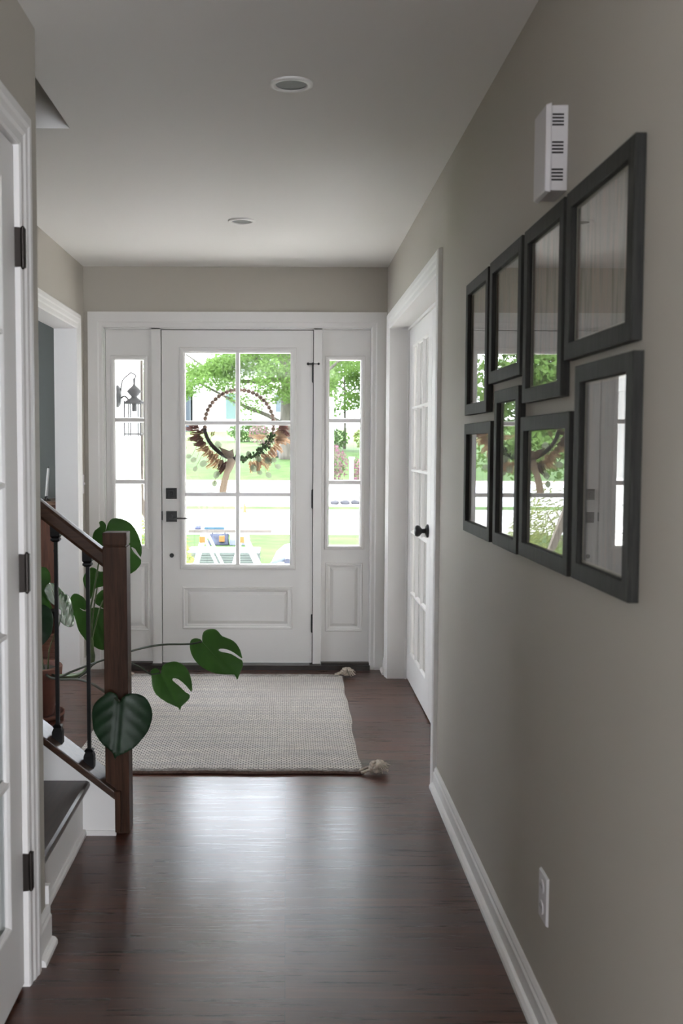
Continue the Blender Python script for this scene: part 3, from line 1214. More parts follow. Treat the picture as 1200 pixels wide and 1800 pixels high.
# ================================================================== rug and its tassels
RX0, RX1, RY0, RY1 = -.905, .322, 4.195, 6.030
rug = thing('rug', ((RX0 + RX1) / 2, (RY0 + RY1) / 2, 0), 'cream woven rug with grey flecks in front of the front door', 'rug')
bm = nb()
nx, ny = 50, 72
gr = {}
rnd = random.Random(3)
for i in range(nx + 1):
    for j in range(ny + 1):
        u, v = i / nx, j / ny
        e = (.004 * math.sin(v * 13 + 1) + .003 * math.sin(v * 31)) * (u if u > .5 else (1 - u)) ** 3
        f = .004 * math.sin(u * 17) * (abs(v - .5) * 2) ** 6
        x = RX0 + (RX1 - RX0) * u + e + .018 * (v - .5) * (1 if u > .5 else 0) * (u ** 3)
        y = RY0 + (RY1 - RY0) * v + f
        z = .011 + .0022 * noise.noise(Vector((x * 3, y * 3, 1.2)))
        edge = min(u, 1 - u, v, 1 - v)
        if edge == 0:
            z = .003
        gr[i, j] = bm.verts.new((x, y, z))
for i in range(nx):
    for j in range(ny):
        bm.faces.new([gr[i, j], gr[i + 1, j], gr[i + 1, j + 1], gr[i, j + 1]])
finish('weave', bm, rug_mat(), rug, smooth=True)
M_CORD = mat('brown_binding_cord', (.10, .06, .045), .8, var=.4, scale=90, bump=.5, bscale=160)
M_FRINGE = mat('undyed_wool', (.50, .44, .37), .9, var=.25, scale=60, bump=.5, bscale=200)
M_GREYBAND = mat('grey_wool_band', (.30, .285, .27), .9, var=.35, scale=80, bump=.6, bscale=220)
for yy, ny_ in ((RY0, 1), (RY1, -1)):
    bm = nb()
    tube(bm, [(RX0 + (RX1 - RX0) * k / 40, yy + .004 * math.sin(k / 40 * 17) - ny_ * .003, .007 + .001 * math.sin(k * 2.1)) for k in range(41)], .0062, 8)
    finish('edge_cord', bm, M_CORD, rug, smooth=True)
    for q in ((.016, .030) if ny_ == 1 else (.014, .030, .046, .062)):
        bm = nb()
        tube(bm, [(RX0 + .012 + (RX1 - RX0 - .03) * k / 40, yy + ny_ * q + .004 * math.sin(k / 40 * 17), .0092 + .0012 * math.sin(k * 1.7 + q * 90)) for k in range(41)], .0052, 6)
        finish('end_band', bm, M_GREYBAND, rug, smooth=True)
TAS = [(.372, 4.205, 1, 0.15), (.352, 6.012, 2, -.1), (-.955, 4.205, 3, math.pi), (-.955, 6.012, 4, math.pi + .2)]
for tx, ty, sd, ang in TAS:
    rn = random.Random(sd)
    c = Vector((tx, ty, .030))
    d = Vector((math.cos(ang), math.sin(ang), 0))
    n = Vector((-d.y, d.x, 0))
    bm = nb()
    # looped rope knot
    for k in range(7):
        ph = rn.uniform(0, 6.28)
        a1 = Vector((rn.uniform(-1, 1), rn.uniform(-1, 1), rn.uniform(-.2, .8))).normalized()
        a2 = a1.orthogonal().normalized()
        rr = rn.uniform(.016, .026)
        pts = []
        for q in range(13):
            t = ph + q / 12 * 6.0
            p = c + (a1 * math.cos(t) + a2 * math.sin(t)) * rr + Vector((rn.uniform(-.012, .012), rn.uniform(-.012, .012), rn.uniform(-.003, .003)))
            p.z = max(.008, p.z)
            pts.append(p)
        tube(bm, smooth_path(pts, 3), .0068, 7)
    # frayed strands
    for k in range(26):
        a = rn.uniform(-1.2, 1.2)
        q = d * math.cos(a) + n * math.sin(a)
        s = c + q * .012 + Vector((0, 0, rn.uniform(-.012, .016)))
        e = c + q * rn.uniform(.036, .062) + Vector((0, 0, rn.uniform(-.024, .010)))
        e.z = max(.004, e.z)
        m_ = (s + e) / 2 + Vector((0, 0, rn.uniform(.004, .014)))
        tube(bm, smooth_path([s, m_, e], 3), .0026, 5)
    # cords back to the corner
    for k in (-1, 1):
        s = c - d * .010 + n * .006 * k
        e = c - d * .066 + n * (.014 * k)
        e.z = .010
        tube(bm, smooth_path([s, (s + e) / 2 + n * .008 * k, e], 3), .0058, 6)
    finish('tassel', bm, M_FRINGE, rug, smooth=True)

# ================================================================== monstera
M_LEAF = mat('monstera_green', (.048, .135, .022), .45, var=.18, scale=14, translucent=.34, spec=.35, bump=.1, bscale=40)
M_LEAFD = mat('monstera_dark_green', (.009, .030, .011), .45, var=.25, scale=16, translucent=.06, spec=.3, bump=.1, bscale=40)
M_LEAFS = mat('monstera_glossy', (.040, .095, .040), .22, var=.2, scale=14, spec=.9, coat=.6, bump=.1, bscale=40)
M_STEM = mat('monstera_stem', (.090, .130, .050), .5, var=.3, scale=30)
M_VINE = mat('monstera_dark_vine', (.030, .042, .022), .45, var=.3, scale=30)
M_TERRA = mat('terracotta', (.12, .042, .026), .8, var=.25, scale=12, bump=.25, bscale=50)
M_SOIL = mat('potting_soil', (.03, .02, .014), .95, var=.4, scale=60, bump=1.0, bscale=80)
LEAVES = [
    ('trailing right', [-0.3543, 4.3306, 0.5231], [0.6715, -0.3887, -0.6309], [-0.2297, -0.9186, 0.3215],
     [[0.0, 0.0], [-0.0103, 0.0025], [-0.0282, -0.0067], [-0.0404, -0.0254], [-0.0337, -0.0441], [-0.0126, -0.0613], [0.0177, -0.0734], [0.0577, -0.0758], [0.1018, -0.0653], [0.1435, -0.0446], [0.1814, -0.0125], [0.201, 0.007], [0.223, -0.0], [0.2118, 0.0278], [0.1981, 0.0555], [0.1799, 0.069], [0.1633, 0.0642], [0.1266, 0.0545], [0.095, 0.0332], [0.0791, 0.0276], [0.0795, 0.0372], [0.0994, 0.0543], [0.1315, 0.0668], [0.1712, 0.0736], [0.1612, 0.0812], [0.1416, 0.091], [0.1065, 0.0982], [0.0757, 0.0929], [0.0424, 0.0771], [0.018, 0.0783], [-0.0012, 0.0747], [-0.0178, 0.0602], [-0.0268, 0.0387], [-0.0201, 0.0199]]),
    ('trailing middle', [-0.5106, 4.1747, 0.4222], [0.482, -0.4379, -0.7589], [-0.1794, -0.8971, 0.4037],
     [[0.0, 0.0], [-0.0181, 0.0001], [-0.0319, -0.0096], [-0.0328, -0.0283], [-0.025, -0.0347], [-0.0103, -0.0382], [0.0227, -0.0521], [0.0661, -0.0547], [0.1188, -0.0306], [0.1585, -0.0003], [0.1751, 0.0], [0.1641, 0.0131], [0.1561, 0.0461], [0.1404, 0.0643], [0.1205, 0.0544], [0.0846, 0.0436], [0.0524, 0.0308], [0.0453, 0.0383], [0.062, 0.0551], [0.0982, 0.0683], [0.1307, 0.0756], [0.1031, 0.0911], [0.058, 0.1016], [0.0244, 0.0998], [-0.0113, 0.0797], [-0.0232, 0.0538], [-0.0232, 0.0218]]),
    ('front heart', [-0.5601, 3.4532, 0.4842], [-0.0532, -0.2472, -0.9675], [0.0966, -0.9656, 0.2414],
     [[0.0, 0.0], [-0.0199, -0.0096], [-0.0278, -0.0214], [-0.0294, -0.0374], [-0.0173, -0.0554], [0.0011, -0.0759], [0.0206, -0.0868], [0.0426, -0.0889], [0.0675, -0.0857], [0.0952, -0.0801], [0.1193, -0.0654], [0.143, -0.0444], [0.1574, -0.0243], [0.172, -0.0074], [0.1917, -0.0], [0.1806, 0.006], [0.1668, 0.0331], [0.1467, 0.0629], [0.1175, 0.0858], [0.0916, 0.1028], [0.063, 0.11], [0.0378, 0.1128], [0.013, 0.106], [-0.0115, 0.0913], [-0.0247, 0.0743], [-0.0298, 0.0516], [-0.0285, 0.0294], [-0.0215, 0.0172], [-0.0114, 0.007]]),
    ('top', [-0.7915, 4.5358, 0.9717], [0.3176, 0.1871, -0.9296], [0.1467, -0.9782, -0.1467],
     [[0.0, 0.0], [-0.0229, 0.0114], [-0.0415, 0.0082], [-0.0495, -0.0028], [-0.0457, -0.0135], [-0.0281, -0.0155], [-0.0188, -0.0423], [0.0031, -0.0618], [0.0276, -0.0664], [0.0592, -0.055], [0.0747, -0.045], [0.1191, -0.0523], [0.1732, -0.0398], [0.2149, -0.0083], [0.222, 0.0364], [0.2068, 0.0798], [0.181, 0.0979], [0.1383, 0.0816], [0.1094, 0.0781], [0.1243, 0.0914], [0.1691, 0.1004], [0.1274, 0.1205], [0.0704, 0.1255], [0.0125, 0.114], [-0.026, 0.0835], [-0.042, 0.0484], [-0.03, 0.0234]]),
    ('upper middle', [-0.8517, 4.6926, 0.7745], [-0.299, 0.1583, -0.941], [0.0976, -0.9759, -0.1952],
     [[0.0, 0.0], [-0.0104, -0.018], [-0.0101, -0.0362], [0.0037, -0.0447], [0.0303, -0.0567], [0.0534, -0.059], [0.0755, -0.0504], [0.1026, -0.0299], [0.1297, -0.0093], [0.1403, 0.0], [0.1108, 0.0021], [0.0895, 0.0048], [0.074, 0.016], [0.0642, 0.0364], [0.047, 0.0509], [0.0211, 0.0554], [0.0013, 0.0386], [-0.005, 0.0177]]),
    ('small side', [-0.8222, 4.7761, 0.6382], [-0.9668, 0.1395, -0.2139], [-0.0976, -0.9759, -0.1952],
     [[0.0117, -0.0434], [0.0281, -0.0427], [0.052, -0.0271], [0.0711, -0.0063], [0.0722, 0.0058], [0.0559, 0.0248], [0.0366, 0.0453], [0.0112, 0.0389], [-0.0076, 0.0016], [-0.0051, -0.0318]]),
    ('lower big', [-0.9101, 4.7958, 0.5889], [0.3165, 0.11, -0.9422], [0.0497, -0.9938, -0.0994],
     [[0.0055, -0.0262], [-0.0119, -0.0441], [-0.0168, -0.0463], [0.0002, -0.0259], [-0.0247, -0.0112], [-0.0529, -0.0089], [-0.0769, -0.0243], [-0.091, -0.0473], [-0.0751, -0.0733], [-0.0309, -0.0895], [0.0159, -0.0866], [0.0524, -0.0899], [0.0852, -0.0918], [0.1225, -0.0812], [0.1611, -0.0669], [0.1791, -0.0491], [0.1986, -0.0318], [0.2118, 0.0], [0.1787, 0.0323], [0.1028, 0.0557], [0.0396, 0.0664], [0.0098, 0.0368], [-0.0006, 0.0103]]),
    ('shiny', [-0.976, 4.4578, 0.6158], [-0.2748, 0.1857, 0.9434], [0.87, -0.3697, 0.3262],
     [[0.0169, -0.014], [0.0559, 0.0419], [0.0902, 0.0551], [0.1216, 0.0539], [0.1459, 0.0063], [0.1293, -0.0404], [0.0942, -0.082], [0.0815, -0.1321], [0.0249, -0.1389], [-0.0204, -0.1246], [-0.0556, -0.0874], [-0.0577, -0.0347], [-0.0312, 0.0054]]),
    ('green edge', [-1.1502, 4.7118, 0.7045], [0.5628, 0.1929, -0.8038], [0.1952, -0.9759, -0.0976],
     [[-0.0602, 0.0455], [-0.0515, 0.0725], [-0.0352, 0.0907], [-0.0032, 0.0891], [0.0287, 0.0686], [0.042, 0.036], [0.0817, 0.0129], [0.1332, 0.0014], [0.118, -0.0212], [0.0605, -0.0457], [-0.0164, -0.0213]]),
    ('dark edge', [-1.1218, 4.5899, 0.6122], [0.2739, -0.2435, -0.9304], [0.2724, -0.9082, 0.3179],
     [[-0.0222, 0.005], [-0.0223, 0.0321], [-0.0034, 0.064], [0.0392, 0.0768], [0.1073, 0.0566], [0.1467, 0.0206], [0.1583, -0.0179], [0.1172, -0.0532], [0.036, -0.0439]]),
]
VINES = [
    ('runner', 0.0065, [[-1.153, 5.02, 0.23], [-1.087, 4.95, 0.235], [-1.017, 4.85, 0.278], [-0.902, 4.7, 0.344], [-0.815, 4.6, 0.389], [-0.666, 4.45, 0.46], [-0.535, 4.35, 0.505], [-0.404, 4.31, 0.517], [-0.352, 4.3, 0.529]], 'petiole'),
    ('runner', 0.007, [[-1.201, 5.06, 0.256], [-1.145, 4.95, 0.235], [-1.044, 4.75, 0.266], [-0.887, 4.35, 0.357], [-0.741, 3.9, 0.444], [-0.638, 3.6, 0.485], [-0.582, 3.47, 0.494], [-0.558, 3.44, 0.488]], 'petiole'),
    ('runner', 0.0045, [[-0.98, 4.8, 0.255], [-0.92, 4.7, 0.307], [-0.865, 4.6, 0.365], [-0.79, 4.45, 0.42], [-0.696, 4.3, 0.451], [-0.629, 4.2, 0.458], [-0.578, 4.17, 0.441], [-0.549, 4.16, 0.422], [-0.509, 4.15, 0.428]], 'petiole'),
    ('stem', 0.012, [[-1.115, 5.0, 0.221], [-0.984, 4.9, 0.255], [-0.925, 4.85, 0.309], [-0.908, 4.83, 0.354], [-0.907, 4.8, 0.395], [-0.909, 4.8, 0.441]], 'stem'),
    ('petiole', 0.005, [[-0.907, 4.8, 0.427], [-0.908, 4.78, 0.495], [-0.898, 4.72, 0.582], [-0.869, 4.66, 0.685], [-0.836, 4.6, 0.815], [-0.807, 4.57, 0.916], [-0.794, 4.55, 0.97]], 'petiole'),
    ('petiole', 0.005, [[-0.907, 4.8, 0.414], [-0.903, 4.8, 0.454], [-0.889, 4.8, 0.508], [-0.858, 4.78, 0.607], [-0.835, 4.78, 0.645]], 'petiole'),
    ('petiole', 0.004, [[-0.907, 4.8, 0.433], [-0.914, 4.8, 0.494], [-0.919, 4.8, 0.548], [-0.911, 4.8, 0.588]], 'petiole'),
    ('petiole', 0.004, [[-1.166, 5.03, 0.242], [-1.128, 4.9, 0.37], [-1.056, 4.7, 0.485], [-1.002, 4.55, 0.556], [-0.986, 4.5, 0.609]], 'petiole'),
    ('petiole', 0.004, [[-1.193, 5.05, 0.243], [-1.172, 4.9, 0.435], [-1.16, 4.75, 0.622], [-1.152, 4.72, 0.703]], 'petiole'),
    ('petiole', 0.004, [[-1.188, 5.05, 0.244], [-1.154, 4.8, 0.4], [-1.13, 4.62, 0.538], [-1.119, 4.58, 0.614]], 'petiole'),
    ('petiole', 0.004, [[-0.907, 4.79, 0.456], [-0.888, 4.75, 0.583], [-0.861, 4.71, 0.707], [-0.853, 4.7, 0.774]], 'petiole'),
]

PX, PY = -1.262, 5.09
plant = thing('monstera_plant', (PX, PY, 0), 'monstera with trailing heart leaves in a terracotta pot behind the balusters', 'plant')
bm = nb()
lathe(bm, [(0, .004), (.150, .004), (.158, .010), (.160, .026), (.152, .026), (.150, .014), (0, .014)], 40, (PX, PY, 0))
saucer = finish('saucer', bm, M_TERRA, plant, smooth=True)
bm = nb()
lathe(bm, [(0, .014), (.105, .014), (.108, .018), (.136, .205), (.146, .207), (.150, .212), (.152, .255), (.148, .260), (.138, .260), (.135, .235), (0, .235)], 40, (PX, PY, 0))
finish('pot', bm, M_TERRA, plant, smooth=True)
bm = nb()
lathe(bm, [(.134, .236), (.10, .242), (.05, .248), (0, .246)], 30, (PX, PY, 0))
bmesh.ops.delete(bm, geom=[f for f in bm.faces if len(f.verts) > 4], context='FACES')
finish('soil', bm, M_SOIL, plant, smooth=True)
LOOK = {'front heart': (M_LEAFD, 'dark heart-shaped leaf hanging in front of the newel'), 'shiny': (M_LEAFS, 'glossy leaf catching the light'),
        'dark edge': (M_LEAFD, None), 'trailing right': (M_LEAF, None)}
M_VEIN = mat('monstera_vein', (.10, .20, .06), .45)
for nm, o0, e1, nn, poly in LEAVES:
    o0, e1, nn = Vector(o0), Vector(e1), Vector(nn)
    e2 = nn.cross(e1)
    ln = max(p[0] for p in poly)
    wd = max(abs(p[1]) for p in poly)

    def bend(u, v, o0=o0, e1=e1, e2=e2, nn=nn, ln=ln, wd=wd):
        t = max(0, u / ln)
        b = -.22 * v * v / max(wd, .01) - .10 * ln * (t - .35) ** 2 + .0011 * math.cos((u * .75 - abs(v) * .55) * 190) * min(1, abs(v) / (.3 * wd))
        b += .006 * math.exp(-(v / .006) ** 2) * -1
        return o0 + e1 * u + e2 * v + nn * b
    bm = nb()
    sheet(bm, smooth_outline(poly, 2), max(.008, ln / 22), bend)
    mm, lb = LOOK.get(nm, (M_LEAF, None))
    lf = finish('leaf', bm, mm, plant, smooth=True, recalc=True)
    sol = lf.modifiers.new('thickness', 'SOLIDIFY')
    sol.thickness = .0009
    if lb:
        lf['label'] = lb
    bm = nb()
    tube(bm, [bend(u * ln / 14, 0) - nn * .0002 for u in range(14)], .0022, 6, r1=.0006)
    finish('midrib', bm, M_VEIN if mm is not M_LEAFD else mat('monstera_dark_vein', (.03, .07, .03), .45), lf, smooth=True)
for nm, r, pts, kind in VINES:
    bm = nb()
    tube(bm, smooth_path(pts, 6), r, 8, r1=r * .55 if kind == 'petiole' else r)
    finish('stem' if kind == 'stem' else 'petiole', bm, M_VINE if nm == 'runner' else M_STEM, plant, smooth=True)

# ================================================================== beyond the left opening
sb = thing('sideboard', (-2.55, 8.13, 0), 'red-brown wooden sideboard in the room beyond the left opening', 'sideboard')
M_SBTOP = wood_mat('dark_tan_top', (.09, .05, .03), (.20, .12, .07), 'x', .35)
bm = nb()
box(bm, (-3.40, 7.90, .10), (-1.66, 8.36, .895))
finish('body', bm, M_SIDEBOARD, sb, bevel=.004)
bm = nb()
box(bm, (-3.44, 7.87, .895), (-1.62, 8.375, .925))
finish('top', bm, M_SBTOP, sb, bevel=.004)
for k in range(3):
    bm = nb()
    x = -3.36 + k * .56
    box(bm, (x, 7.885, .14), (x + .54, 7.902, .86))
    d_ = finish('door', bm, M_SIDEBOARD, sb, bevel=.003)
    bm = nb()
    ball(bm, (x + .48, 7.872, .55), .014, 12, 8)
    finish('knob', bm, M_BRONZE, d_, smooth=True)
for x in (-3.36, -1.76):
    for y in (7.92, 8.28):
        bm = nb()
        box(bm, (x, y, 0), (x + .06, y + .06, .10))
        finish('leg', bm, M_SIDEBOARD, sb)
cd = thing('candle', (-1.845, 7.98, .925), 'tall white taper candle on the sideboard beyond the left opening', 'candle')
bm = nb()
lathe(bm, [(0, 0), (.030, 0), (.030, .006), (.012, .012), (.013, .035), (0, .035)], 20, (-1.845, 7.98, .925))
finish('holder', bm, M_BRONZE, cd, smooth=True)
bm = nb()
tube(bm, [(-1.845, 7.98, .945), (-1.838, 7.98, 1.06), (-1.827, 7.98, 1.175)], .0125, 14, r1=.0095)
finish('taper', bm, mat('candle_wax', (.75, .74, .70), .4), cd, smooth=True)
bm = nb()
tube(bm, [(-1.827, 7.98, 1.175), (-1.826, 7.98, 1.19)], .0015, 6)
finish('wick', bm, M_SLOT, cd)

# ================================================================== wreath on the outside of the door
WX, WY, WZ, WR = -.288, 6.335, 1.479, .209
wr = thing('wreath', (WX, WY, WZ - .4), 'bead hoop wreath with dried leaves hanging outside the front door', 'wreath')
M_BEAD = mat('pinkish_wood_bead', (.22, .140, .112), .6, var=.2, scale=40)
M_BARK = mat('dark_bark_wrap', (.020, .012, .010), .8, var=.35, scale=60, bump=.6, bscale=120)
M_MOSS = mat('green_moss', (.030, .080, .018), .9, var=.5, scale=70, bump=1.0, bscale=140)
M_PLUME = mat('red_brown_seed_head', (.13, .052, .046), .8, var=.35, scale=60, translucent=.25)
M_DRY = mat('dried_tan_leaf', (.29, .185, .115), .7, var=.3, scale=30, translucent=.4)
M_EUC = mat('eucalyptus_leaf', (.150, .180, .120), .6, var=.15, scale=30, translucent=.45)
M_RIB = mat('tan_fabric', (.19, .145, .108), .8, var=.15, scale=40, translucent=.35, bump=.3, bscale=120)


def WP(x, z, y=0.0):
    """wreath point from hoop-centred offsets"""
    return Vector((WX + x, WY + y, WZ + z))


def ring(a, r=WR, y=0.0):
    return WP(r * math.cos(R(a)), r * math.sin(R(a)), y)


bm = nb()
tube(bm, [ring(a) for a in range(0, 361, 6)], .0035, 6, cap=False)
finish('hoop', bm, M_BRONZE, wr, smooth=True)
bm = nb()
tube(bm, [ring(90, WR, -.002), WP(0, .30, -.012), WP(0, .44, -.012)], .0008, 5)
finish('hanging_wire', bm, M_BRONZE, wr)
n = 28
for i in range(n):
    bm = nb()
    ball(bm, ring(-15 + 200 * i / (n - 1)), .0138, 12, 8)
    finish('bead', bm, M_BEAD, wr, smooth=True)
bm = nb()
tube(bm, smooth_path([ring(a, WR + .002 * math.sin(a * .7)) for a in range(183, 264, 8)], 3), .0115, 9, r1=.014)
finish('bark_wrap', bm, M_BARK, wr, smooth=True)
bm = nb()
rn = random.Random(11)
for k in range(150):
    a = rn.uniform(258, 344)
    ball(bm, ring(a, WR + rn.gauss(0, .008), rn.gauss(0, .008)), rn.uniform(.005, .011), 6, 4)
finish('moss_wrap', bm, M_MOSS, wr, smooth=True)


def plume(a, r0, r1, m, name, w, dens, curl=0.0):
    """seed head or feathery leaf standing out from the hoop at angle a (degrees)"""
    bm = nb()
    p0, p1 = ring(a - curl, r0), ring(a + curl, r1)
    d = p1 - p0
    nrm = Vector((-d.z, 0, d.x)).normalized()
    yoff = rn.uniform(-.012, .012)
    spine = [p0 + d * t + nrm * (.012 * math.sin(t * 3)) + Vector((0, yoff * t, 0)) for t in [k / 8 for k in range(9)]]
    tube(bm, spine, .0016, 5, r1=.0006)
    for k in range(dens):
        t = .3 + .7 * k / dens
        p = p0 + d * t + Vector((0, yoff * t, 0)) + nrm * (.012 * math.sin(t * 3))
        s = 1 if k % 2 else -1
        l = w * (1.15 - t * .75) * rn.uniform(.7, 1.1)
        tip = p + nrm * s * l * .75 + d.normalized() * l * .9 + Vector((0, rn.uniform(-.006, .006), 0))
        side = d.normalized() * l * (.24 if name == 'seed_head' else .36)
        mid = (p + tip) / 2
        vs = [bm.verts.new(q) for q in (p, mid + side + Vector((0, .002, 0)), tip, mid - side - Vector((0, .002, 0)))]
        bm.faces.new(vs)
    return finish(name, bm, m, wr, recalc=False)


for a, r0, r1 in ((184, .20, .335), (190, .20, .30), (196, .20, .325), (203, .21, .30), (352, .21, .30), (347, .21, .295), (247, .21, .335), (187, .18, .25), (181, .22, .30), (193, .22, .315), (199, .21, .285), (207, .2, .29), (243, .21, .30), (250, .2, .31), (356, .22, .29), (349, .23, .31)):
    plume(a, r0, r1, M_PLUME, 'seed_head', .028, 60, rn.uniform(-3, 3))
for a, r0, r1 in ((210, .21, .30), (218, .21, .29), (228, .21, .30), (234, .21, .33), (239, .21, .31), (334, .21, .31), (340, .21, .33), (300, .21, .33), (291, .20, .32), (285, .2, .30), (345, .21, .27), (322, .21, .29), (310, .21, .31), (254, .2, .29), (214, .21, .27), (223, .21, .28), (231, .2, .27), (296, .21, .30), (305, .2, .28), (316, .21, .30), (328, .21, .31), (337, .21, .28), (342, .22, .30)):
    plume(a, r0, r1, M_DRY, 'dried_leaf', .030, 26, rn.uniform(-4, 4))
# two tan feathers lying inside the hoop
plume(328, .215, .085, M_DRY, 'dried_leaf', .030, 24, -14)
plume(200, .205, .13, M_PLUME, 'seed_head', .022, 24, -10)


def euc(x, z, r, ang, stem):
    bm = nb()
    c = WP(x, z, rn.uniform(-.012, .012))
    u = Vector((math.cos(ang), rn.uniform(-.25, .25), math.sin(ang))).normalized()
    v = Vector((-math.sin(ang), rn.uniform(-.3, .3), math.cos(ang))).normalized()
    pts = []
    for k in range(18):
        t = 2 * math.pi * k / 18
        rr = r * (1 + .06 * math.cos(t))
        pts.append(bm.verts.new(c + u * rr * math.cos(t) + v * rr * .82 * math.sin(t)))
    ctr = bm.verts.new(c + u.cross(v) * .004)
    for k in range(18):
        bm.faces.new([ctr, pts[k], pts[(k + 1) % 18]])
    lf = finish('eucalyptus_leaf', bm, M_EUC, wr, smooth=True)
    bm = nb()
    tube(bm, smooth_path([ring(stem), (ring(stem) + c) / 2 + Vector((0, 0, .008)), c - u * r, c + u * r * .6], 4), .0011, 5)
    finish('stalk', bm, M_DRY, lf)


for x, z, r, a, st in ((-.278, -.216, .020, 3.6, 205), (-.218, -.238, .024, 3.7, 215), (-.268, -.270, .017, 4.2, 212), (-.138, -.305, .024, 4.3, 235), (-.150, -.358, .020, 4.5, 240),
                       (.116, -.208, .022, 5.6, 300), (.178, -.220, .026, 5.9, 320), (.090, -.265, .026, 5.2, 295), (.178, -.306, .021, 5.6, 310), (.125, -.290, .018, 5.4, 300),
                       (.235, -.255, .020, 5.9, 325), (-.127, -.125, .024, 2.2, 235), (.058, -.180, .020, 5.0, 285), (-.306, -.195, .017, 3.3, 200), (.21, -.215, .018, 5.8, 325)):
    euc(x, z, r, a, st)
# ribbon: a folded bow piece and one long tail
bm = nb()
tail = [(-.058, -.195), (-.046, -.225), (-.058, -.262), (-.075, -.300), (-.088, -.345), (-.096, -.390), (-.100, -.435)]
wdt = [.012, .026, .024, .020, .021, .022, .022]
prev = None
for k in range(len(tail)):
    x, z = tail[k]
    a = bm.verts.new(WP(x - wdt[k], z, -.018 - .006 * (k % 2)))
    m_ = bm.verts.new(WP(x, z + .004, -.024 + .006 * (k % 2)))
    b = bm.verts.new(WP(x + wdt[k], z + (.012 if k == 6 else 0), -.018 - .006 * (k % 2)))
    if prev:
        bm.faces.new([prev[0], prev[1], m_, a])
        bm.faces.new([prev[1], prev[2], b, m_])
    prev = (a, m_, b)
finish('ribbon_tail', bm, M_RIB, wr, smooth=True)
bm = nb()
pts = [(-.125, -.135), (-.06, -.160), (-.035, -.150), (-.030, -.195), (-.060, -.212), (-.085, -.195)]
f0 = [bm.verts.new(WP(x, z, -.016 - .006 * (k % 2))) for k, (x, z) in enumerate(pts)]
f1 = [bm.verts.new(WP(x, z, -.010)) for k, (x, z) in enumerate(pts)]
bm.faces.new(f0)
bm.faces.new(f1[::-1])
for k in range(6):
    bm.faces.new([f0[k], f0[(k + 1) % 6], f1[(k + 1) % 6], f1[k]])
finish('ribbon_knot', bm, mat('tan_bow_fabric', (.26, .20, .15), .8, var=.15, scale=40, translucent=.3), wr)

# ================================================================== outdoors: ground
PROF = [(6.37, -.45), (22, -.45), (40, .15), (55, 1.1), (80, 2.4), (100, 3.2), (160, 4.0)]


def gz(y):
    for (a, za), (b, zb) in zip(PROF, PROF[1:]):
        if y <= b:
            return za + (zb - za) * (y - a) / (b - a)
    return PROF[-1][1]


M_GRASS = mat('lawn_grass', (.062, .112, .030), .9, var=.35, scale=1.6, bump=1.0, bscale=22, spec=.1)
M_CONC = mat('pale_concrete', (.58, .56, .53), .9, var=.08, scale=1.5, bump=.2, bscale=30)
M_ASPH = mat('pale_asphalt', (.46, .45, .45), .9, var=.10, scale=2, bump=.3, bscale=40)


def strip(name, y0, y1, m, label, cat, x0=-40, x1=40, dz=0.0, skew=0.0):
    bm = nb()
    ys = sorted({y0, y1, *[p[0] for p in PROF if y0 < p[0] < y1], *[y0 + (y1 - y0) * k / 6 for k in range(7)]})
    prev = None
    for y in ys:
        a = bm.verts.new((x0, y, gz(y) + dz))
        b = bm.verts.new((x1, y + (skew if y == ys[0] or y == ys[-1] else 0), gz(y) + dz))
        if prev:
            bm.faces.new([prev[0], prev[1], b, a])
        prev = (a, b)
    r = bmesh.ops.extrude_face_region(bm, geom=list(bm.faces))
    bmesh.ops.translate(bm, vec=(0, 0, -.12), verts=[v for v in r['geom'] if isinstance(v, bmesh.types.BMVert)])
    o = finish(name, bm, m)
    return tag(o, label, cat, kind='structure')


strip('lawn_front', 6.37, 21.3, M_GRASS, 'sunlit front lawn outside the door', 'lawn')
strip('path_sidewalk', 21.3, 27.0, M_CONC, 'pale concrete pavement beyond the front lawn', 'pavement')
strip('lawn_verge', 27.0, 28.0, M_GRASS, 'thin grass verge along the street', 'lawn')
strip('street', 28.0, 37.0, M_ASPH, 'pale sunlit street', 'street')
strip('curb_far', 37.0, 37.4, mat('pinkish_curb', (.62, .48, .46), .9), 'pinkish curb along the far side of the street', 'curb', dz=.08)
strip('lawn_far', 37.4, 160, M_GRASS, 'green lawn rising on the far side of the street', 'lawn')
bm = nb()
box(bm, (-1.19, 6.37, -.45), (1.5, 7.9, -.14))
box(bm, (-1.0, 7.9, -.45), (1.3, 8.25, -.30))
bm2 = nb()
box(bm2, (-1.19, 8.25, -.45), (10, 13.4, -.43))  # unseen slab added to bounce sunlight up onto the ceiling
box(bm2, (1.5, 6.37, -.45), (10, 8.25, -.43))
struct('path_bounce_slab', bm2, M_CONC, 'broad pale concrete slab, unseen, added to bounce light indoors', 'bounce slab')
struct('floor_stoop', bm, M_CONC, 'concrete stoop outside the front door', 'stoop')

# own house outside: projecting wing with lap siding
M_SIDING = mat('white_lap_siding', (.78, .79, .80), .5, bump=.1, bscale=40)
bm = nb()
box(bm, (-1.325, 6.37, -.45), (-1.222, 8.5, 3.1))
for k in range(18):
    z = -.42 + k * .196
    vs = [bm.verts.new(p) for p in ((-1.222, 6.37, z), (-1.202, 6.37, z), (-1.216, 6.37, z + .196), (-1.222, 6.37, z + .196))]
    ws = [bm.verts.new(v.co + Vector((0, 2.10, 0))) for v in vs]
    for q in range(4):
        bm.faces.new([vs[q], vs[(q + 1) % 4], ws[(q + 1) % 4], ws[q]])
    bm.faces.new(vs)
    bm.faces.new(ws[::-1])
box(bm, (-1.335, 8.44, -.45), (-1.194, 8.53, 3.1))
struct('wall_siding', bm, M_SIDING, 'white lap siding of the wing left of the front door', 'wall')
bm = nb()
box(bm, (-1.2, 6.0, 2.66), (4.4, 6.65, 2.80))
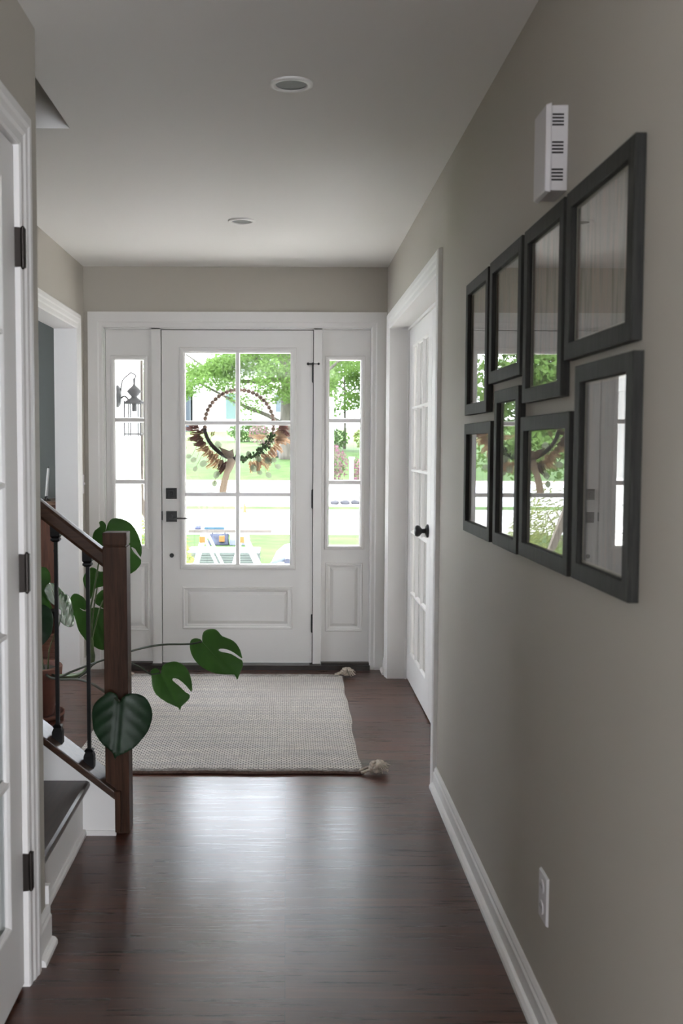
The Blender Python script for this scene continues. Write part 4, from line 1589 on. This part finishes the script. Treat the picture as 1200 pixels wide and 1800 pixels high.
box(bm, (-4.5, 6.0, 3.1), (-.95, 8.50, 3.25))
box(bm, (-1.19, 6.66, 2.40), (.05, 8.50, 2.50))  # unseen overhang added to keep sun off the siding and lantern
struct('ceiling_eave_and_shade', bm, M_TRIM, 'white eave above the front door, with an unseen overhang added to shade the siding', 'eave')

dsp = thing('downspout', (-1.16, 8.60, -.45), 'tan downspout with a kicked-out foot at the corner of the white siding', 'downspout')
bm = nb()
M_TAN = mat('tan_metal', (.070, .057, .046), .5)
xs = -1.218
prof = [(xs, 3.04), (xs, .94), (xs + .16, .50), (xs + .34, .30)]
sec = [(-.036, -.030), (.036, -.030), (.036, .030), (-.036, .030)]
rings = []
for k, (x, z) in enumerate(prof):
    rings.append([bm.verts.new((x + a, 8.60 + b, z + (a * -.6 if 0 < k < 3 else (a * .9 if k == 3 else 0)))) for a, b in sec])
for a, b in zip(rings, rings[1:]):
    for q in range(4):
        bm.faces.new([a[q], a[(q + 1) % 4], b[(q + 1) % 4], b[q]])
finish('pipe', bm, M_TAN, dsp)
for z in (2.3, 1.15):
    bm = nb()
    box(bm, (xs - .04, 8.53, z), (xs + .04, 8.634, z + .03))
    finish('strap', bm, M_TAN, dsp)

# wall lantern
M_PEW = mat('dull_pewter', (.045, .045, .048), .5, metal=.0, spec=.2)
LY, LX = 7.42, -1.083
lan = thing('wall_lantern', (-1.2, LY, 1.68), 'glass carriage lantern on white siding left of the front door', 'lantern')
bm = nb()
lathe(bm, [(.078, 0), (.078, -.012), (.062, -.024), (.030, -.030), (0, -.030)], 28, (-1.207, LY, 1.70), 'x')
finish('backplate', bm, M_PEW, lan, smooth=True)
bm = nb()
tube(bm, smooth_path([(-1.18, LY, 1.685), (-1.15, LY, 1.70), (-1.12, LY, 1.67), (LX - .03, LY, 1.655)], 5), .006, 8)
tube(bm, smooth_path([(-1.18, LY, 1.73), (-1.165, LY, 1.81), (-1.12, LY, 1.855), (LX - .02, LY, 1.865), (LX + .012, LY, 1.845), (LX, LY, 1.82)], 6), .0042, 8)
finish('arm', bm, M_PEW, lan, smooth=True)
bm = nb()
lathe(bm, [(0, 1.83), (.008, 1.825), (.006, 1.785), (.012, 1.775), (.034, 1.755), (.052, 1.735), (.034, 1.712), (.020, 1.698), (.026, 1.688), (.058, 1.668), (.074, 1.655), (.074, 1.648), (0, 1.648)], 28, (LX, LY, 0))
finish('cap', bm, M_PEW, lan, smooth=True)
bm = nb()
for k in range(6):
    a = 2 * math.pi * k / 6 + .26
    x, y = LX + .070 * math.cos(a), LY + .070 * math.sin(a)
    tube(bm, [(x, y, 1.668), (x, y, 1.418)], .0046, 6)
    a2 = 2 * math.pi * (k + 1) / 6 + .26
    for z in (1.650, 1.432):
        tube(bm, [(x, y, z), (LX + .070 * math.cos(a2), LY + .070 * math.sin(a2), z)], .0046, 6)
finish('cage', bm, M_PEW, lan)
bm = nb()
vs = [[bm.verts.new((LX + .066 * math.cos(2 * math.pi * k / 6 + .26), LY + .066 * math.sin(2 * math.pi * k / 6 + .26), z)) for k in range(6)] for z in (1.434, 1.648)]
for k in range(6):
    bm.faces.new([vs[0][k], vs[0][(k + 1) % 6], vs[1][(k + 1) % 6], vs[1][k]])
finish('shade', bm, M_GLASS, lan)
bm = nb()
tube(bm, [(LX, LY, 1.648), (LX, LY, 1.595)], .017, 14)
finish('socket', bm, M_PEW, lan)
bm = nb()
lathe(bm, [(.013, 1.595), (.016, 1.575), (.028, 1.545), (.030, 1.525), (.022, 1.502), (0, 1.495)], 20, (LX, LY, 0))
finish('bulb', bm, mat('frosted_bulb', (.8, .8, .76), .3), lan, smooth=True)


# ------------------------------------------------------------------ greenery
def leaves(bm, blobs, n, size, rn, flat=.5, aspect=1.0):
    wsum = [b[3] * b[4] * b[5] for b in blobs]
    for k in range(n):
        b = rn.choices(blobs, wsum)[0]
        while True:
            p = Vector((rn.uniform(-1, 1), rn.uniform(-1, 1), rn.uniform(-1, 1)))
            if .25 < p.length < 1:
                break
        c = Vector((b[0] + p.x * b[3], b[1] + p.y * b[4], b[2] + p.z * b[5]))
        nr = (Vector((rn.gauss(0, 1), rn.gauss(0, 1), rn.gauss(0, 1) + flat * 2))).normalized()
        u = nr.orthogonal().normalized()
        u = (Matrix.Rotation(rn.uniform(0, 6.28), 3, nr) @ u)
        v = nr.cross(u)
        s = size * rn.uniform(.6, 1.25)
        bendz = nr * s * .15
        bm.faces.new([bm.verts.new(q) for q in (c - u * s, c - v * s * .45 * aspect + bendz, c + u * s * .35 - v * s * .35 * aspect, c + u * s + bendz * -1, c + v * s * .5 * aspect + bendz)])


def crown(root, m, blobs, n, size, seed, name='foliage', flat=.5, aspect=1.0):
    bm = nb()
    leaves(bm, blobs, n, size, random.Random(seed), flat, aspect)
    return finish(name, bm, m, root, recalc=False)


M_MAPLE = mat('maple_leaves', (.108, .180, .045), .6, var=.3, scale=1.2, translucent=.45, spec=.2)
M_YELGR = mat('yellow_green_leaves', (.105, .125, .032), .6, var=.3, scale=3, translucent=.45, spec=.2)
M_BUSHG = mat('bush_leaves', (.050, .092, .024), .6, var=.35, scale=2, translucent=.35, spec=.2)
M_PINK = mat('pink_blossom', (.17, .075, .105), .7, var=.3, scale=3, translucent=.4, spec=.1)
M_TRUNK = mat('grey_brown_bark', (.09, .08, .065), .9, var=.3, scale=3, bump=1.0, bscale=8, stretch=(3, 3, .6))

t = thing('maple_tree', (0, 50, gz(50)), 'broad green maple with a thick grey trunk seen behind the wreath', 'tree')
bm = nb()
tube(bm, smooth_path([(.12, 50, gz(50) - .1), (.08, 50, 2.2), (.10, 50, 3.6), (.0, 50, 5.5), (-.2, 50, 8.5)], 5), .50, 14, r1=.25)
finish('trunk', bm, M_TRUNK, t, smooth=True)
bm = nb()
tube(bm, smooth_path([(-.20, 49.9, 2.45), (-.9, 49.6, 2.85), (-1.7, 49.3, 3.15), (-2.6, 49, 3.55), (-4.2, 48.6, 4.4)], 5), .12, 8, r1=.05)
finish('branch', bm, M_TRUNK, t, smooth=True)
bm = nb()
for e in ((-4, 49, 7.5), (3.5, 51, 6.5), (2.5, 48, 8), (-2, 51, 9), (-5.5, 50.5, 6.2)):
    tube(bm, smooth_path([(0, 50, 4.6), (e[0] * .5, (50 + e[1]) / 2, e[2] - 1.6), e], 5), .13, 7, r1=.04)
finish('limbs', bm, M_TRUNK, t, smooth=True)
bl = []
rr = random.Random(5)
for k in range(50):
    x = rr.uniform(-6.6, 3.2)
    z = rr.uniform(3.9, 11.5)
    if x < -2.2 and z < 4.6 and rr.random() < .7:
        continue
    bl.append((x, rr.uniform(46.5, 53.5), z, rr.uniform(.6, 1.3), rr.uniform(.7, 1.3), rr.uniform(.35, .7)))
for k in range(44):
    x = rr.uniform(-5.2, 2.0)
    lo = 3.3 if x > -1.8 else 3.7
    bl.append((x, rr.uniform(46.5, 50), rr.uniform(lo, 6.6), rr.uniform(.5, .95), .8, rr.uniform(.28, .5)))
bl += [(-2.2, 47.5, 3.55, .55, .6, .35), (-1.1, 47.2, 3.95, .5, .5, .3), (-2.7, 47.3, 4.2, .7, .6, .4), (-.2, 46.8, 4.3, .7, .6, .4), (-.7, 47.0, 3.45, .35, .4, .25),
       (.2, 46.8, 3.7, .5, .5, .35), (-3.6, 47.5, 4.6, .7, .6, .4), (-4.6, 47.5, 4.9, .7, .6, .4)]
crown(t, M_MAPLE, bl, 36000, .092, 21)
crown(t, M_MAPLE, [(rr.uniform(-14, 12), rr.uniform(46, 54), rr.uniform(18.5, 31), rr.uniform(1.8, 3.0), 2, rr.uniform(1.0, 1.6)) for k in range(100)], 22000, .40, 24, name='sky_block_foliage')  # unseen high crown added to block sky from the floor reflection
bm = nb()
for e in ((6, 50, 21.5), (-8, 50, 22), (0, 51, 25)):  # limbs under the added high crown
    tube(bm, smooth_path([(-.2, 50, 8), (e[0] * .4, 50, 14), e], 5), .22, 7, r1=.05)
finish('limbs', bm, M_TRUNK, t, smooth=True)

t = thing('young_tree', (3.1, 58, gz(58)), 'slender leafy tree seen through the top of the right sidelight', 'tree')
bm = nb()
tube(bm, smooth_path([(3.22, 58, gz(58) - .1), (3.25, 58, 2.9), (3.2, 58, 5.5)], 5), .10, 10, r1=.05)
finish('trunk', bm, M_TRUNK, t, smooth=True)
bl = []
for k in range(22):
    bl.append((rr.uniform(1.9, 6.0), rr.uniform(56.5, 59.5), rr.uniform(3.5, 8.6), rr.uniform(.6, 1.1), .9, rr.uniform(.4, .8)))
for k in range(16):
    bl.append((rr.uniform(1.7, 4.6), rr.uniform(56.5, 59), rr.uniform(3.1, 6.2), rr.uniform(.5, .8), .8, rr.uniform(.3, .5)))
crown(t, M_MAPLE, bl, 13000, .095, 22)

t = thing('shade_tree', (-4.6, 19.5, gz(19.5)), 'green tree on the left of the yard, mirrored in the upper frames', 'tree')
bm = nb()
tube(bm, smooth_path([(-4.6, 19.5, gz(19.5) - .1), (-4.5, 19.5, 1.5), (-4.6, 19.5, 4.2)], 5), .22, 10, r1=.10)
finish('trunk', bm, M_TRUNK, t, smooth=True)
bl = [(rr.uniform(-7.2, -2.95), rr.uniform(17.5, 22), rr.uniform(1.15, 6.5), rr.uniform(.5, .8), .8, rr.uniform(.35, .6)) for k in range(60)]
crown(t, M_MAPLE, bl, 15000, .075, 23)
crown(t, M_MAPLE, [(rr.uniform(-4.4, -2.55), rr.uniform(18.4, 20.6), rr.uniform(1.1, 3.8), rr.uniform(.4, .6), .5, rr.uniform(.3, .5)) for k in range(36)], 9000, .06, 25, name='low_foliage')

t = thing('threadleaf_bush', (-1.95, 10.1, gz(10)), 'feathery yellow-green bush beside the stoop, low in the door window', 'bush')
bm = nb()
for a in range(7):
    q = Vector((math.cos(a * .9), math.sin(a * .9), 0))
    tube(bm, smooth_path([Vector((-1.95, 10.1, gz(10))), Vector((-1.95, 10.1, .0)) + q * .15, Vector((-1.95, 10.1, .7)) + q * .55], 5), .02, 6, r1=.008)
finish('stems', bm, M_TRUNK, t, smooth=True)
bm = nb()
rn2 = random.Random(31)
for k in range(9000):
    a = rn2.uniform(0, 6.283)
    r_ = rn2.uniform(.25, 1) ** .5
    top = (1 - r_ ** 2.2)
    c = Vector((-1.95 + 1.22 * r_ * math.cos(a), 10.1 + 1.15 * r_ * math.sin(a), gz(10) + .18 + (1.62 * top) * rn2.uniform(.35, 1.02)))
    o_ = (c - Vector((-1.95, 10.1, c.z))).normalized()
    d = (o_ * rn2.uniform(.4, 1) + Vector((rn2.gauss(0, .4), rn2.gauss(0, .4), rn2.uniform(-.9, .3)))).normalized()
    w = d.orthogonal().normalized() * .0075
    l = rn2.uniform(.05, .11)
    bm.faces.new([bm.verts.new(q) for q in (c - w, c + w, c + d * l)])
finish('foliage', bm, M_YELGR, t, recalc=False)


def bush(name, x, y, rx, rz, m, n, size, seed, label, cat='bush', group=None, m2=None):
    t = thing(name, (x, y, gz(y)), label, cat, group)
    bm = nb()
    for a in range(5):
        q = Vector((math.cos(a * 1.3), math.sin(a * 1.3), 0))
        tube(bm, [Vector((x, y, gz(y) - .05)), Vector((x, y, gz(y) + rz * .8)) + q * rx * .5], .025, 6, r1=.01)
    finish('stems', bm, M_TRUNK, t)
    crown(t, m, [(x, y, gz(y) + rz, rx, rx, rz)], n, size, seed)
    if m2:
        crown(t, m2, [(x, y, gz(y) + rz * 1.05, rx * 1.05, rx * 1.05, rz * 1.05)], int(n * 3), size * .8, seed + 50, name='blossoms')
    return t


bush('round_bush', -2.55, 66, 1.35, .75, M_BUSHG, 900, .13, 41, 'round green bush in front of the house across the street')
bush('hedge_bush', 2.3, 56, 1.1, .62, M_BUSHG, 800, .11, 43, 'green hedge bush left of the thin trunk in the right sidelight')
bush('hedge_bush', 4.5, 54.5, 1.0, .72, M_YELGR, 800, .11, 44, 'lighter green hedge bush right of the thin trunk in the right sidelight')
bush('flowering_bush', 1.38, 35.2, .70, .72, M_BUSHG, 500, .06, 45, 'left pink flowering bush in the right sidelight', m2=M_PINK)
bush('flowering_bush', 2.75, 34.6, .62, .56, M_BUSHG, 450, .06, 46, 'right pink flowering bush by the white post', m2=M_PINK)
bush('flowering_bush', -1.15, 60, 1.0, .72, M_BUSHG, 350, .08, 47, 'pink flowering bush left of the maple trunk', m2=M_PINK)
bush('side_bush', -5.6, 45, 1.3, 1.2, M_YELGR, 900, .11, 48, 'yellow-green bush at the left edge of the door window')

ps = thing('white_post', (2.08, 33.2, gz(33.2)), 'white square post among the pink bushes', 'post')
bm = nb()
box(bm, (2.02, 33.14, gz(33.2) - .05), (2.14, 33.26, gz(33.2) + 1.05))
finish('shaft', bm, M_TRIM, ps)
bm = nb()
box(bm, (1.99, 33.11, gz(33.2) + 1.05), (2.17, 33.29, gz(33.2) + 1.11))
finish('cap', bm, M_TRIM, ps)
M_STONE = mat('grey_stone', (.045, .045, .05), .9, var=.4, scale=6, bump=.6, bscale=14)
for k in range(7):
    bm = nb()
    ball(bm, (0, 0, .05), .12, 9, 6, (1.1, .8, .62))
    for v in bm.verts:
        v.co += Vector([noise.noise(v.co * 9 + Vector((k * 3, i, 0))) * .03 for i in range(3)])
    x = .75 + k * .29
    o = finish('edging_stone', bm, M_STONE, smooth=True)
    o.location = (x, 28.6 + .06 * math.sin(k * 2), gz(28.6))
    tag(o, 'grey stone in the bed edging low in the right sidelight', 'stone', 'grey edging stones')

# house across the street
hs = thing('house', (-3.5, 88, gz(85)), 'white house across the street with a teal door', 'house')
M_HW = mat('white_house_wall', (.72, .72, .70), .8)
bm = nb()
box(bm, (-7.65, 85, gz(85) - .4), (4.2, 93, 7.4))
finish('walls', bm, M_HW, hs)
bm = nb()
pr = [(-8.2, 7.3), (-1.7, 10.6), (4.8, 7.3)]
a = [bm.verts.new((x, 84.5, z)) for x, z in pr]
b = [bm.verts.new((x, 93.5, z)) for x, z in pr]
for k in range(3):
    bm.faces.new([a[k], a[(k + 1) % 3], b[(k + 1) % 3], b[k]])
bm.faces.new(a)
bm.faces.new(b[::-1])
finish('roof', bm, mat('grey_shingle', (.18, .18, .19), .9, var=.2, scale=3), hs)
bm = nb()
box(bm, (-4.95, 84.93, 3.62), (-3.95, 85.02, 5.68))
dd = finish('front_door', bm, mat('teal_paint', (.05, .09, .085), .5), hs)
bm = nb()
box(bm, (-.9, 84.94, 4.2), (.5, 85.02, 5.6))
finish('window', bm, mat('dark_window', (.07, .09, .11), .1), hs)
gw = thing('garage_wing', (-10.4, 85.2, gz(85)), 'dark garage beside the white house, at the left edge of the door window', 'garage')
bm = nb()
box(bm, (-13, 84.0, gz(85) - .4), (-7.8, 92, 6.6))
finish('walls', bm, mat('slate_blue_wall', (.022, .030, .042), .8), gw)
bm = nb()
box(bm, (-13.3, 83.7, 6.6), (-7.7, 92.3, 6.9))
finish('roof', bm, MATS['grey_shingle'], gw)
o = nb()
ball(o, (0, 0, .18), .34, 12, 8, (1.2, .9, .62))
for v in o.verts:
    v.co += Vector([noise.noise(v.co * 4 + Vector((9, i, 0))) * .05 for i in range(3)])
o = finish('boulder', o, mat('pale_boulder', (.10, .105, .12), .9, var=.2, scale=3, bump=.5, bscale=8), smooth=True)
o.location = (-.35, 51, gz(51))
tag(o, 'pale boulder on the far lawn below the maple trunk', 'boulder')

# tall unseen block added on the right to keep the sun off the yard
shade_block = thing('wall_shade_block', (16, 36, -.45), 'tall unseen block added on the right to shade the yard', 'sun blocker', kind='structure')
bm = nb()
box(bm, (10.5, 8.9, -.6), (22, 64, 25.0))
finish('walls', bm, mat('beige_shade_block', (.35, .33, .29), .9), shade_block)
bm = nb()
pr = [(10.0, 24.9), (16.2, 27.5), (22.5, 24.9)]
a = [bm.verts.new((x, 8.5, z)) for x, z in pr]
b = [bm.verts.new((x, 64.4, z)) for x, z in pr]
for k in range(3):
    bm.faces.new([a[k], a[(k + 1) % 3], b[(k + 1) % 3], b[k]])
bm.faces.new(a)
bm.faces.new(b[::-1])
finish('roof', bm, MATS['grey_shingle'], shade_block)

# things in the yard ----------------------------------------------------
TY = 12.5
sw = thing('trestle_table', (-.67, TY, gz(TY)), 'plank laid over white folding sawhorses on the front lawn', 'work table')
M_PLANK = wood_mat('weathered_plank', (.06, .05, .04), (.11, .095, .08), 'x', .7)
M_WLEG = mat('white_sawhorse_metal', (.70, .71, .72), .4)
M_ORANGE = mat('orange_plastic', (.20, .075, .012), .5)
bm = nb()
box(bm, (-1.17, TY - .14, .318), (-.175, TY + .14, .353))
finish('plank', bm, M_PLANK, sw, bevel=.003)
for cx in (-.52, -.98):
    bm = nb()
    box(bm, (cx - .035, TY - .30, .25), (cx + .035, TY + .30, .318))
    br_ = finish('crossbeam', bm, M_WLEG, sw, bevel=.003)
    bm = nb()
    box(bm, (cx - .040, TY - .325, .215), (cx + .025, TY - .27, .290))
    finish('bracket', bm, M_ORANGE, br_, bevel=.003)
    for sx in (-1, 1):
        for sy in (-1, 1):
            bm = nb()
            tube(bm, [(cx + sx * .012, TY + sy * .27, .27), (cx + sx * (.36 if sx > 0 else .22), TY + sy * .33, gz(TY))], .017, 8)
            finish('leg', bm, M_WLEG, sw, smooth=True)
lv = nb()
box(lv, (-.985, TY - .06, .353), (-.745, TY - .02, .383))
o = finish('spirit_level', lv, mat('blue_plastic', (.035, .085, .12), .4), bevel=.004)
tag(recentre(o), 'short blue level lying on the plank outside', 'level')
lv = nb()
lathe(lv, [(0, 0), (.034, 0), (.037, .006), (.037, .040), (.032, .048), (0, .048)], 20, (-1.065, TY - .03, .353))
o = finish('tape_measure', lv, mat('dark_blue_plastic', (.06, .07, .12), .4), smooth=True)
tag(recentre(o), 'small dark blue tape measure on the left end of the plank outside', 'tape measure')

BY = 19.0
tb = thing('tool_bag', (-1.05, BY, gz(BY)), 'black tool bag with an orange pouch on the grass below the plank', 'tool bag')
M_NAVY = mat('dark_navy_canvas', (.03, .035, .055), .8, var=.4, scale=14, bump=.6, bscale=40)
bm = nb()
box(bm, (-1.42, BY - .16, gz(BY)), (-1.06, BY + .16, gz(BY) + .20))
for v in bm.verts:
    if v.co.z > gz(BY) + .1:
        v.co.y = BY + (v.co.y - BY) * .5
        v.co.x = -1.24 + (v.co.x + 1.24) * .9
bmesh.ops.subdivide_edges(bm, edges=list(bm.edges), cuts=4, use_grid_fill=True)
for v in bm.verts:
    v.co += Vector([noise.noise(v.co * 7 + Vector((i * 5, 0, 0))) * .035 for i in range(2)] + [noise.noise(v.co * 7) * .02])
    v.co.z = max(v.co.z, gz(BY))
finish('body', bm, M_NAVY, tb, smooth=True)
bm = nb()
tube(bm, smooth_path([(-1.36, BY, gz(BY) + .19), (-1.33, BY, gz(BY) + .245), (-1.15, BY, gz(BY) + .245), (-1.12, BY, gz(BY) + .19)], 5), .014, 8)
finish('handle', bm, M_NAVY, tb, smooth=True)
bm = nb()
box(bm, (-1.22, BY - .21, gz(BY) + .07), (-1.12, BY - .13, gz(BY) + .18))
finish('pouch', bm, M_ORANGE, tb, bevel=.008)
t2 = thing('tool_case', (-.92, BY + .05, gz(BY)), 'blue-grey tool case with a pale lid on the grass below the plank', 'tool case')
bm = nb()
box(bm, (-1.03, BY - .15, gz(BY)), (-.67, BY + .15, gz(BY) + .11))
finish('body', bm, mat('blue_grey_plastic', (.10, .11, .16), .5), t2, bevel=.012)
bm = nb()
box(bm, (-1.02, BY - .14, gz(BY) + .11), (-.68, BY + .14, gz(BY) + .20))
finish('lid', bm, mat('pale_plastic', (.55, .54, .50), .5), t2, bevel=.012)

st = thing('board_stack', (-.85, 15.3, gz(15)), 'stack of long grey-green siding boards on the lawn behind the trestle', 'board stack')
M_GBOARD = mat('grey_green_board', (.075, .085, .075), .7, var=.1, scale=8)
for k in range(8):
    bm = nb()
    zz = gz(15) + k * .037
    box(bm, (-1.45 + .02 * (k % 3), 15.0, zz), (-.40 + .015 * (k % 2), 15.55, zz + .033))
    finish('board', bm, M_GBOARD if k < 7 else M_WLEG, st, bevel=.002)

vc = thing('yard_machine', (.05, 11.0, gz(11)), 'white rounded yard machine with a dark hose at the lower right of the door window', 'yard machine')
bm = nb()
lathe(bm, [(0, gz(11) + .05), (.20, gz(11) + .05), (.23, gz(11) + .15), (.24, .0), (.225, .12), (.17, .235), (.09, .305), (0, .325)], 28, (.07, 11.0, 0))
finish('body', bm, mat('white_machine_plastic', (.75, .75, .74), .4), vc, smooth=True)
bm = nb()
tube(bm, smooth_path([(-.02, 10.80, .17), (-.10, 10.74, .165), (-.16, 10.72, .10), (-.185, 10.72, -.03), (-.18, 10.74, gz(11) + .03)], 6), .026, 10)
finish('hose', bm, mat('slate_hose', (.07, .09, .12), .5), vc, smooth=True)
bm = nb()
lathe(bm, [(.035, 0), (.035, .04), (0, .04)], 16, (.015, 10.775, .15), 'y')
finish('knob', bm, M_NAVY, vc)
for s in (-1, 1):
    bm = nb()
    lathe(bm, [(0, -.02), (.07, -.02), (.075, 0), (.07, .02), (0, .02)], 18, (.07 + s * .19, 11.0, gz(11) + .075), 'x')
    finish('wheel', bm, M_SLOT, vc, smooth=True)
mk = nb()
lathe(mk, [(0, 0), (.085, 0), (.085, .012), (.05, .02), (.02, .22), (.012, .225), (0, .225)], 18, (-1.05, 26.2, gz(26.2)))
o = finish('traffic_cone', mk, M_ORANGE, smooth=True)
tag(recentre(o), 'tiny orange cone on the pale pavement, seen just right of the central muntin', 'cone')
o.location.x = -1.06
